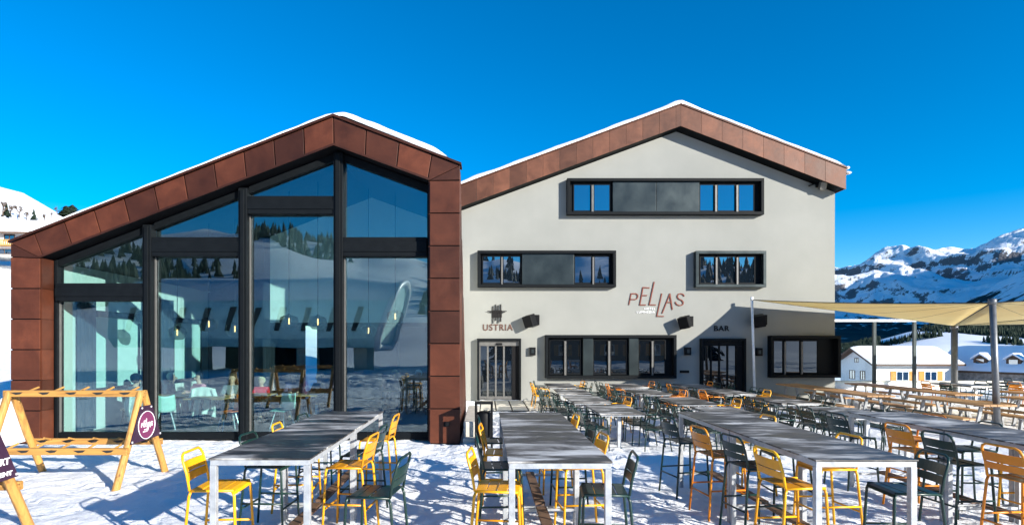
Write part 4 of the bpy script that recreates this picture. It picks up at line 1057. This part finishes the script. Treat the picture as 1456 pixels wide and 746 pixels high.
class Pool:
    def __init__(s, maker, group): s.maker = maker; s.g = group; s.p = {}
    def place(s, mat, loc, rz, lab):
        if mat not in s.p:
            o = s.maker(mat, mat); o.location = loc; o.rotation_euler = (0, 0, rz); o['label'] = lab; o['group'] = s.g; s.p[mat] = o; return o
        return dup(s.p[mat], loc, rz, lab, s.g)
stools = Pool(stool_proto, 'bar stools along the tall tables'); chairs = Pool(armchair_proto, 'metal armchairs at the low tables')

def bar_table(x0, x1, y0, y1, lab, proto=[None]):
    W, L = x1 - x0, y1 - y0
    if proto[0] is not None:
        return dup(proto[0], ((x0 + x1) / 2, (y0 + y1) / 2, 0), 0, lab, 'tall bar tables')
    t = thing('bar_table', lab, 'table', ((x0 + x1) / 2, (y0 + y1) / 2, 0), 0, 'tall bar tables'); proto[0] = t
    a, b = W / 2, L / 2; H = 1.10
    MB().box(-a, -b, H - .016, a, b, H).build('table_top', 'weathered_top', t, bevel=.003)
    m = MB(); m.box(-a + .01, -b + .01, H - .066, a - .01, -b + .05, H - .017); m.box(-a + .01, b - .05, H - .066, a - .01, b - .01, H - .017); m.box(-a + .01, -b + .05, H - .066, -a + .05, b - .05, H - .017); m.box(a - .05, -b + .05, H - .066, a - .01, b - .05, H - .017)
    m.build('apron', 'galvanised', t, bevel=.003)
    for sx in (-1, 1):
        for sy in (-1, 1): MB().box(sx * (a - .035) - .027, sy * (b - .035) - .027, -.03, sx * (a - .035) + .027, sy * (b - .035) + .027, H - .067).build('leg', 'galvanised', t, bevel=.003)
    m = MB(); m.box(-.06, -b + .06, .20, .06, b - .06, .235); m.build('foot_plank', 'old_plank', t, bevel=.004)
    for sy in (-1, 1): MB().box(-a + .06, sy * (b - .04) - .015, .165, a - .06, sy * (b - .04) + .015, .199).build('cross_rail', 'galvanised', t)
    return t
rows = {'leftmost row': (-2.46, -1.56, 4.97), 'middle row': (.205, 1.06, 4.83), 'third row': (2.88, 3.75, 4.9), 'rightmost row': (5.42, 6.29, 4.9)}
for nm, (xa, xb_, yf) in rows.items():
    bar_table(xa, xb_, yf, yf + 1.76, 'near grey-topped bar table of the ' + nm); bar_table(xa, xb_, yf + 1.768, yf + 3.53, 'far grey-topped bar table of the ' + nm)
rd = random.Random(17)
def put_stools(row, side, lst):
    for i, (mat, x, y, a) in enumerate(lst):
        nmc = {'yellow_paint': 'yellow', 'orange_tone': 'orange', 'green_paint': 'dark green'}[mat]
        pos = ('nearest', 'second', 'third', 'farthest')[i]
        base = R(-90) if side == 'left' else R(90)
        stools.place(mat, (x, y, 0), base + R(a), f'{nmc} bar stool, {pos} from camera on the {side} side of the {row}')
Yw, Gn, Og = 'yellow_paint', 'green_paint', 'orange_tone'
put_stools('leftmost row', 'left', [(Yw, -2.56, 5.42, 3), (Gn, -2.46, 6.42, -3), (Yw, -2.43, 7.26, 4), (Gn, -2.40, 8.15, -2)])
put_stools('leftmost row', 'right', [(Gn, -1.02, 5.18, -8), (Yw, -1.55, 6.38, -5), (Gn, -1.56, 7.05, -3), (Yw, -1.58, 8.15, -3)])
put_stools('middle row', 'left', [(Yw, .11, 5.38, -6), (Gn, .16, 6.30, 3), (Yw, .19, 7.10, -4), (Gn, .16, 7.95, 4)])
put_stools('middle row', 'right', [(Gn, 1.10, 5.26, -6), (Yw, 1.05, 6.36, 5), (Gn, 1.08, 7.15, 3), (Yw, 1.02, 8.12, 2)])
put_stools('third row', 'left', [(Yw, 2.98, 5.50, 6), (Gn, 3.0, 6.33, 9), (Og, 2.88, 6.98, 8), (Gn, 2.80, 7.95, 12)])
put_stools('third row', 'right', [(Gn, 3.92, 5.30, -4), (Yw, 3.80, 6.30, 4), (Gn, 3.78, 7.15, -3), (Yw, 3.76, 8.05, 3)])
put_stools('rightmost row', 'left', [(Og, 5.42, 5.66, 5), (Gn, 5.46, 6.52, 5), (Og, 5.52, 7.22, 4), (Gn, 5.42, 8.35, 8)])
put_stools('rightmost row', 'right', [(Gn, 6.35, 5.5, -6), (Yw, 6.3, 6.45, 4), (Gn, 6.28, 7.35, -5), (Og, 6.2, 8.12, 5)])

def low_table(x0, x1, y0, y1, lab, proto=[None]):
    if proto[0] is not None: return dup(proto[0], ((x0 + x1) / 2, (y0 + y1) / 2, 0), R(rd.uniform(-1.5, 1.5)), lab, 'low grey terrace tables')
    t = thing('low_table', lab, 'table', ((x0 + x1) / 2, (y0 + y1) / 2, 0), 0, 'low grey terrace tables'); proto[0] = t
    a, b = (x1 - x0) / 2, (y1 - y0) / 2
    MB().box(-a, -b, .715, a, b, .74).build('table_top', 'weathered_top', t, bevel=.003)
    m = MB(); m.box(-a + .03, -b + .03, .685, a - .03, b - .03, .714); m.build('apron', 'galvanised', t)
    for sy in (-1, 1):
        MB().box(-.035, sy * .5 - .035, .02, .035, sy * .5 + .035, .684).build('leg', 'galvanised', t, bevel=.004)
        MB().box(-.3, sy * .5 - .04, -.01, .3, sy * .5 + .04, .019).build('foot', 'galvanised', t, bevel=.004)
cols = {'left column': [2.03, (18.3, 20.0), 2.04, (15.7, 17.3), 2.05, (13.4, 15.05), 2.24, (11.1, 12.85)],
        'middle column': [4.28, (18.0, 19.8), 4.22, (15.6, 17.3), 4.45, (13.0, 14.75), 4.5, (10.7, 12.5)],
        'right column': [6.45, (17.9, 19.7), 6.55, (15.6, 17.2), 6.85, (13.1, 14.75), 6.95, (10.6, 12.35)]}
nth = ('nearest the hotel', 'second from the hotel', 'third from the hotel', 'farthest from the hotel')
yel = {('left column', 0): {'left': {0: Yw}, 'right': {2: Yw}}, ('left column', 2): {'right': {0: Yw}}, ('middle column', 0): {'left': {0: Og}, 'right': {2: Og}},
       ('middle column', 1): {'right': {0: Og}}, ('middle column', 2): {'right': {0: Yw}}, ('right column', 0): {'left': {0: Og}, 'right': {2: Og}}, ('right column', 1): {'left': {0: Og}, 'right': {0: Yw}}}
for cn, dat in cols.items():
    for k in range(4):
        x = dat[2 * k]; y0, y1 = dat[2 * k + 1]; w = .92
        low_table(x, x + w, y0, y1, f'low grey table in the {cn}, {nth[k]}')
        for side in ('left', 'right'):
            for q in range(3):
                mat = yel.get((cn, k), {}).get(side, {}).get(q, Gn)
                yy_ = y0 + (y1 - y0) * (.17 + .33 * q) + rd.uniform(-.06, .06); off = rd.uniform(-.08, .16)
                xx = x - .12 - off if side == 'left' else x + w + .12 + off
                nmc = {Yw: 'yellow', Og: 'orange', Gn: 'dark green'}[mat]
                chairs.place(mat, (xx, yy_, 0), (R(-90) if side == 'left' else R(90)) + R(rd.uniform(-9, 9)), f'{nmc} armchair, {("near", "middle", "far")[q]} one {side} of {cn} table {nth[k]}')
# a further group beyond the picnic tables
for k, (x, y0) in enumerate(((16.0, 18.6), (18.6, 18.9), (20.6, 20.4))):
    w = .92; pl = ('left', 'middle', 'right')[k]
    low_table(x, x + w, y0, y0 + 1.7, f'dark low table beyond the picnic tables, {pl} one')
    for side in ('left', 'right'):
        for q in range(2):
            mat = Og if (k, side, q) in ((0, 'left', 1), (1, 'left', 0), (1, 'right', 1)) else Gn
            chairs.place(mat, (x - .25 if side == 'left' else x + w + .2, y0 + .4 + .8 * q, 0), (R(-90) if side == 'left' else R(90)) + R(rd.uniform(-14, 14)), f'{"orange" if mat == Og else "dark green"} armchair, {("near", "far")[q]} one {side} of {pl} table beyond picnic tables')

# wooden picnic tables and benches
def trestle(name, cat, x, y, L, W, H, lab, group, proto={}):
    key = (name, round(L, 2), round(W, 2))
    if key in proto: return dup(proto[key], (x, y, 0), 0, lab, group)
    t = thing(name, lab, cat, (x, y, 0), 0, group); proto[key] = t
    n = 5 if W > .5 else 2; pw = W / n; m = MB(); r_ = random.Random(int(x * 10))
    for k in range(n): m.box(-W / 2 + k * pw + .004, -L / 2 + r_.uniform(0, .01), H - .04, -W / 2 + (k + 1) * pw - .004, L / 2 - r_.uniform(0, .01), H)
    m.build('planks', 'table_wood', t, bevel=.004)
    for sy in (-1, 1):
        yb = sy * (L / 2 - .32); m = MB()
        for sx in (-1, 1): m.bar((sx * W * .22, yb, H - .07), (sx * W * .42, yb, -.02), .045, .07)
        m.box(-W * .42, yb - .03, H - .075, W * .42, yb + .03, H - .041); m.box(-W * .32, yb - .02, H * .42, W * .32, yb + .02, H * .42 + .04)
        m.build('trestle', 'trestle_metal', t, bevel=.003)
    return t
pic = 'wooden picnic tables'; ben = 'wooden benches at the picnic tables'
for x, ys_, nm in ((10.2, (16.25, 18.7), 'beside the shaded corner'), (11.25, (13.9,), 'in front of the sail pole'), (12.85, (16.6, 19.05), 'before the white house'), (13.65, (13.8,), 'at the right picture edge'), (15.2, (15.6,), 'farthest right')):
    for i, y in enumerate(ys_):
        wh = ('near', 'far')[i] + ' ' if len(ys_) > 1 else ''
        trestle('picnic_table', 'table', x + .38, y, 2.35, .76, .74, f'{wh}wooden picnic table {nm}', pic)
        for sd, dx in (('left', -.42), ('right', 1.18)):
            trestle('bench', 'bench', x + dx, y + rd.uniform(-.15, .1), 2.3, .3, .45, f'wooden bench on the {sd} of the {wh}picnic table {nm}', ben)

# ------------------------------------------------------------------ shade sails and poles
def pole(name, lab, a, b, r, mat='steel_pole', cap=True, grp=None):
    t = thing(name, lab, 'pole', (a[0], a[1], 0), 0, grp)
    d = Vector(b) - Vector((a[0], a[1], 0)); MB().tube([(0, 0, -.1), d], r, 12).build('shaft', mat, t, smooth=True)
    MB().tube([(0, 0, -.02), (0, 0, .05)], r * 1.9, 12).build('base_collar', mat, t, smooth=True)
    if cap: MB().tube([d - Vector((0, 0, .10)), d + Vector((0, 0, .02))], r * 1.25, 12).build('cap', mat, t, smooth=True)
    return t
YA, YB_, YC = 21.15, 13.0, 22.0
A_ = Vector((PX(1069, YA), YA, PZ(426, YA))); B_ = Vector((PX(1409, YB_), YB_, PZ(430, YB_))); C_ = Vector((PX(1356, YC), YC, PZ(463, YC))); D_ = Vector((20.5, 11.0, 3.5)); E_ = Vector((24.5, 21.5, 2.95))
pole('sail_pole', 'slim white pole in front of the shaded hotel wall', (PX(1073.5, YA), YA), (A_.x, YA, A_.z + .08), .045, 'white_metal', grp='poles holding the sails')
pole('sail_pole', 'thick grey steel pole nearest the camera at the right', (PX(1419, YB_), YB_), (PX(1411, YB_), YB_, PZ(426, YB_)), .066, grp='poles holding the sails')
pole('sail_pole', 'thick steel pole with square head at the sail corner', (PX(1357, YC), YC), (PX(1357, YC), YC, PZ(464, YC)), .11, grp='poles holding the sails')
def sail(lab, corners, sag, edge, n=22):
    a, b, c = corners; t = thing('shade_sail', lab, 'sail', tuple((a + b + c) / 3)); o = (a + b + c) / 3
    vs = []; idx = {}
    for i in range(n + 1):
        for j in range(n + 1 - i):
            u, v = i / n, j / n; w = 1 - u - v
            p = a * w + b * u + c * v
            e = 27 * u * v * w; k = 4 * (u * v * edge[0] + v * w * edge[1] + w * u * edge[2])
            p = p + (o - p) * 0
            # edges drawn in towards the middle of the cloth
            pull = Vector((0, 0, 0))
            for q, (s1, s2, opp) in enumerate(((u, v, a), (v, w, b), (w, u, c))):
                thr = 1 - s1 - s2; mid = (o - ((b + c) / 2, (c + a) / 2, (a + b) / 2)[q]); pull += mid * (4 * s1 * s2 * edge[q] * (1 - thr) ** 2)
            p = p + pull + Vector((0, 0, -sag * e))
            idx[i, j] = len(vs); vs.append(tuple(p - o))
    fs = []
    for i in range(n):
        for j in range(n - i):
            fs.append((idx[i, j], idx[i + 1, j], idx[i, j + 1]))
            if i + j < n - 1: fs.append((idx[i + 1, j], idx[i + 1, j + 1], idx[i, j + 1]))
    m = MB(); m.add(vs, fs); ob = m.build('cloth', 'sailcloth', t, smooth=True); sd = ob.modifiers.new('thick', 'SOLIDIFY'); sd.thickness = .006
    for ed in ([idx[i, 0] for i in range(n + 1)], [idx[0, j] for j in range(n + 1)], [idx[i, n - i] for i in range(n + 1)]):
        MB().tube([vs[q] for q in ed], .012, 6).build('edge_rope', 'lettering_dark', t)
    # seams radiating from the near corner
    m = MB()
    for f in (.25, .5, .75):
        ln = []
        for s_ in range(n + 1):
            k = s_ / n; u = 1 - k; v = k * f; i = u * n; j = v * n; i0, j0 = int(i), int(j); fi, fj = i - i0, j - j0
            def g(a_, b_):
                a_ = min(a_, n); b_ = min(b_, n - a_); return Vector(vs[idx[a_, b_]])
            ln.append(g(i0, j0) * (1 - fi) * (1 - fj) + g(i0 + 1, j0) * fi * (1 - fj) + g(i0, j0 + 1) * (1 - fi) * fj + g(i0 + 1, j0 + 1) * fi * fj + Vector((0, 0, -.006)))
        m.tube(ln, .0045, 4)
    m.build('seam', 'lettering_dark', t)
sail('cream shade sail stretched from the hotel wall to the thick poles', (A_, B_, C_), .05, (.0, .03, .20))
sail('cream shade sail right of the near steel pole', (C_, B_ + Vector((.03, .0, 0)), D_), .05, (.10, .06, .0))
sail('cream shade sail at the right edge behind the near pole', (D_ + Vector((.3, .2, 0)), C_ + Vector((.2, 0, .02)), E_), .08, (.0, .03, .08))
pole('sail_pole', 'steel pole holding the sails beyond the right picture edge', (D_.x, D_.y), (D_.x + .15, D_.y, D_.z + .1), .08, grp='poles holding the sails')
pole('sail_pole', 'steel pole holding the rear sail beyond the right edge', (E_.x, E_.y), (E_.x, E_.y, E_.z + .1), .08, grp='poles holding the sails')
# wind screen frame at the terrace end
YW = 24.5
t = thing('windscreen_frame', 'slim windscreen frame with white top rail at the far terrace end', 'frame', (PX(1243, YW), YW, 0))
x0 = PX(1160, YW) - PX(1243, YW); x1 = PX(1302, YW) - PX(1243, YW); zt = PZ(455.5, YW)
MB().box(x0, -.04, zt - .05, x1, .04, zt + .05).build('top_rail', 'white_metal', t)
for px in (1243, 1300):
    q = PX(px, YW) - PX(1243, YW); MB().box(q - .06, -.05, -.1, q + .06, .05, zt - .051).build('post', 'dark_panel', t)
for qa, qb in ((x0, -.07), (.07, x1 - .1)): MB().box(qa, -.006, .4, qb, .006, 1.5).build('glass_panel', 'clear_glass', t)
t = thing('parapet_wall', 'low pale parapet wall along the far end of the terrace', 'wall', (20, 26.6, 0))
m = MB(); m.box(-6.4, -.12, -1, 14, .12, .36); m.build('plaster', 'house_plaster', t, bevel=.01); MB().box(-6.45, -.17, .361, 14.05, .17, .41).build('coping', 'concrete', t, bevel=.008)
bare_tree('bare thin shrub in front of the stone house wall', PX(1436, 36), 36, 3.6, 31, 'bare_shrub')
bare_tree('bare thin shrub at the right picture edge beyond the terrace', PX(1452, 34), 34, 3.2, 32, 'bare_shrub')

# ------------------------------------------------------------------ ski racks
def ski_rack(x, y, lab, sign):
    """ridge along local x, right end at local 0, left end at -L"""
    t = thing('ski_rack', lab, 'ski rack', (x, y, 0)); L = 2.06; H = 1.37; sp = .61
    for ex, end in ((0, 'right'), (-L, 'left')):
        for sy in (-1, 1):
            MB().tube([(ex, sy * (sp + .03), -.05), (ex, sy * sp * .5, H * .5), (ex + .0, sy * .035, H + .0)], .055, 8).build('leg', 'pine_z', t, bevel=.006)
    def rail(y_, z_, name, sgn):
        m = MB(); m.box(-L - .07, y_ - .035, z_ - .05, .06, y_ + .035, z_ + .05); o = m.build(name, 'pine_x', t, bevel=.01)
        for k in range(5):
            q = -L + .16 + k * .42; m = MB()
            m.prism([(q - .10, z_ + .02), (q + .09, z_ + .025), (q + .05, z_ - .008), (q - .02, z_ - .018)], 1, y_ - .038, y_ - .020)
            m.build('notch', 'rubber', o)
        for k in range(5):
            q = -L + .30 + k * .40; MB().tube([(q, y_, z_ + .03), (q + .02, y_ + .19 * sgn, z_ + .085)], .016, 7).build('peg', 'pine_y', o)
    rail(-.045, H - .03, 'ridge_rail', 1); rail(-sp * .64 - .05, .51, 'lower_rail', 1); rail(sp * .64 + .05, .51, 'lower_rail', -1)
    # end boards
    def yz(z): return sp * (1 - z / H) + .02
    for ex, nm, mt in ((.058, 'sign_board', 'purple_sign'), (-L - .075, 'end_board', 'sign_back')):
        zb, zt = (.60, 1.15) if ex > 0 else (.50, 1.27); m = MB(); m.prism([(-yz(zb) - .03, zb), (yz(zb) + .03, zb + .03), (yz(zt) + .03, zt), (-yz(zt) - .03, zt)], 0, ex, ex + .012)
        b = m.build(nm, mt, t)
        if ex > 0:
            m = MB()
            for yy_, zz in ((-yz(zb), zb + .03), (yz(zb), zb + .06), (yz(zt), zt - .03), (-yz(zt), zt - .03)): m.box(ex + .013, yy_ - .012, zz - .012, ex + .022, yy_ + .012, zz + .012)
            m.build('screw', 'white_metal', b)
            U, Vv = (0, 1, 0), (0, 0, 1)
            if sign == 'disc':
                cz_ = .845; m = MB(); rr = .215
                circ = [(rr * math.cos(6.2832 * i / 40), cz_ + rr * math.sin(6.2832 * i / 40)) for i in range(40)]
                m.prism(circ, 0, ex + .013, ex + .017); m.build('disc', 'purple_disc', b)
                m = MB(); m.tube([(ex + .017, p[0], p[1]) for p in circ], .0055, 6, True); m.build('ring', 'lettering_white', b)
                m = MB(); m.strokes(pel_lines(.0037), .0095, (ex + .018, 0, cz_ + .01), U, Vv, .006)
                text_on(m, 'HOTEL', (ex + .018, -.07, cz_ - .075), U, Vv, .075, .018, .004); text_on(m, 'LUMNEZIA', (ex + .018, -.10, cz_ - .105), U, Vv, .11, .018, .004)
                m.build('letters', 'lettering_white', b)
            else:
                m = MB(); text_on(m, 'SPORT', (ex + .013, -.05, .79), U, Vv, .32, .075, .006, 1.0, .02); m.build('upper_word', 'lettering_white', b); m = MB(); text_on(m, 'RENT', (ex + .013, .09, .665), U, Vv, .215, .05, .006, 1.0, .02); m.build('lower_word', 'lettering_white', b)
    return t
ski_rack(-5.42, 8.85, 'pine ski rack with round purple sign in front of the pavilion', 'disc')
ski_rack(-5.33, 5.93, 'pine ski rack at the left picture edge with white lettering', 'text')

# ------------------------------------------------------------------ light, sky, camera
SD = Vector((.753, -.658, 0)).normalized() * math.cos(R(17.6)) + Vector((0, 0, math.sin(R(17.6))))
sun = bpy.data.lights.new('sun', 'SUN'); sun.energy = 5.0; sun.angle = R(.5); sun.color = (1.0, .94, .84)
so = bpy.data.objects.new('sun', sun); COL.objects.link(so); so.rotation_euler = SD.to_track_quat('Z', 'Y').to_euler()
w = bpy.data.worlds.new('World'); sc.world = w; w.use_nodes = True; nt = w.node_tree
bg = nt.nodes['Background']; st = nt.nodes.new('ShaderNodeTexSky'); st.sky_type = 'NISHITA'; st.sun_disc = False
st.sun_elevation = R(17.6); st.sun_rotation = math.atan2(SD.x, SD.y); st.altitude = 1400; st.air_density = 1.0; st.dust_density = 0.0; st.ozone_density = 3.0
hs = nt.nodes.new('ShaderNodeHueSaturation'); hs.inputs['Saturation'].default_value = 1.5; hs.inputs['Value'].default_value = 1.0
nt.links.new(st.outputs[0], hs.inputs['Color']); nt.links.new(hs.outputs[0], bg.inputs['Color']); bg.inputs['Strength'].default_value = .106
cam = bpy.data.cameras.new('camera'); co = bpy.data.objects.new('camera', cam); COL.objects.link(co)
co.location = (0, 0, CH); co.rotation_euler = (R(90), 0, 0)
cam.sensor_width = 36; cam.lens = F / 1456 * 36; cam.shift_x = (728 - CX) / 1456; cam.shift_y = (HY - 373) / 1456; cam.clip_end = 30000; cam.clip_start = .05
sc.camera = co
sc.view_settings.view_transform = 'Standard'; sc.view_settings.look = 'None'; sc.view_settings.exposure = 1.08; sc.view_settings.gamma = 1
sc.render.engine = 'CYCLES'; sc.cycles.use_denoising = True; sc.cycles.max_bounces = 8; sc.cycles.transparent_max_bounces = 12; sc.cycles.sample_clamp_indirect = 6
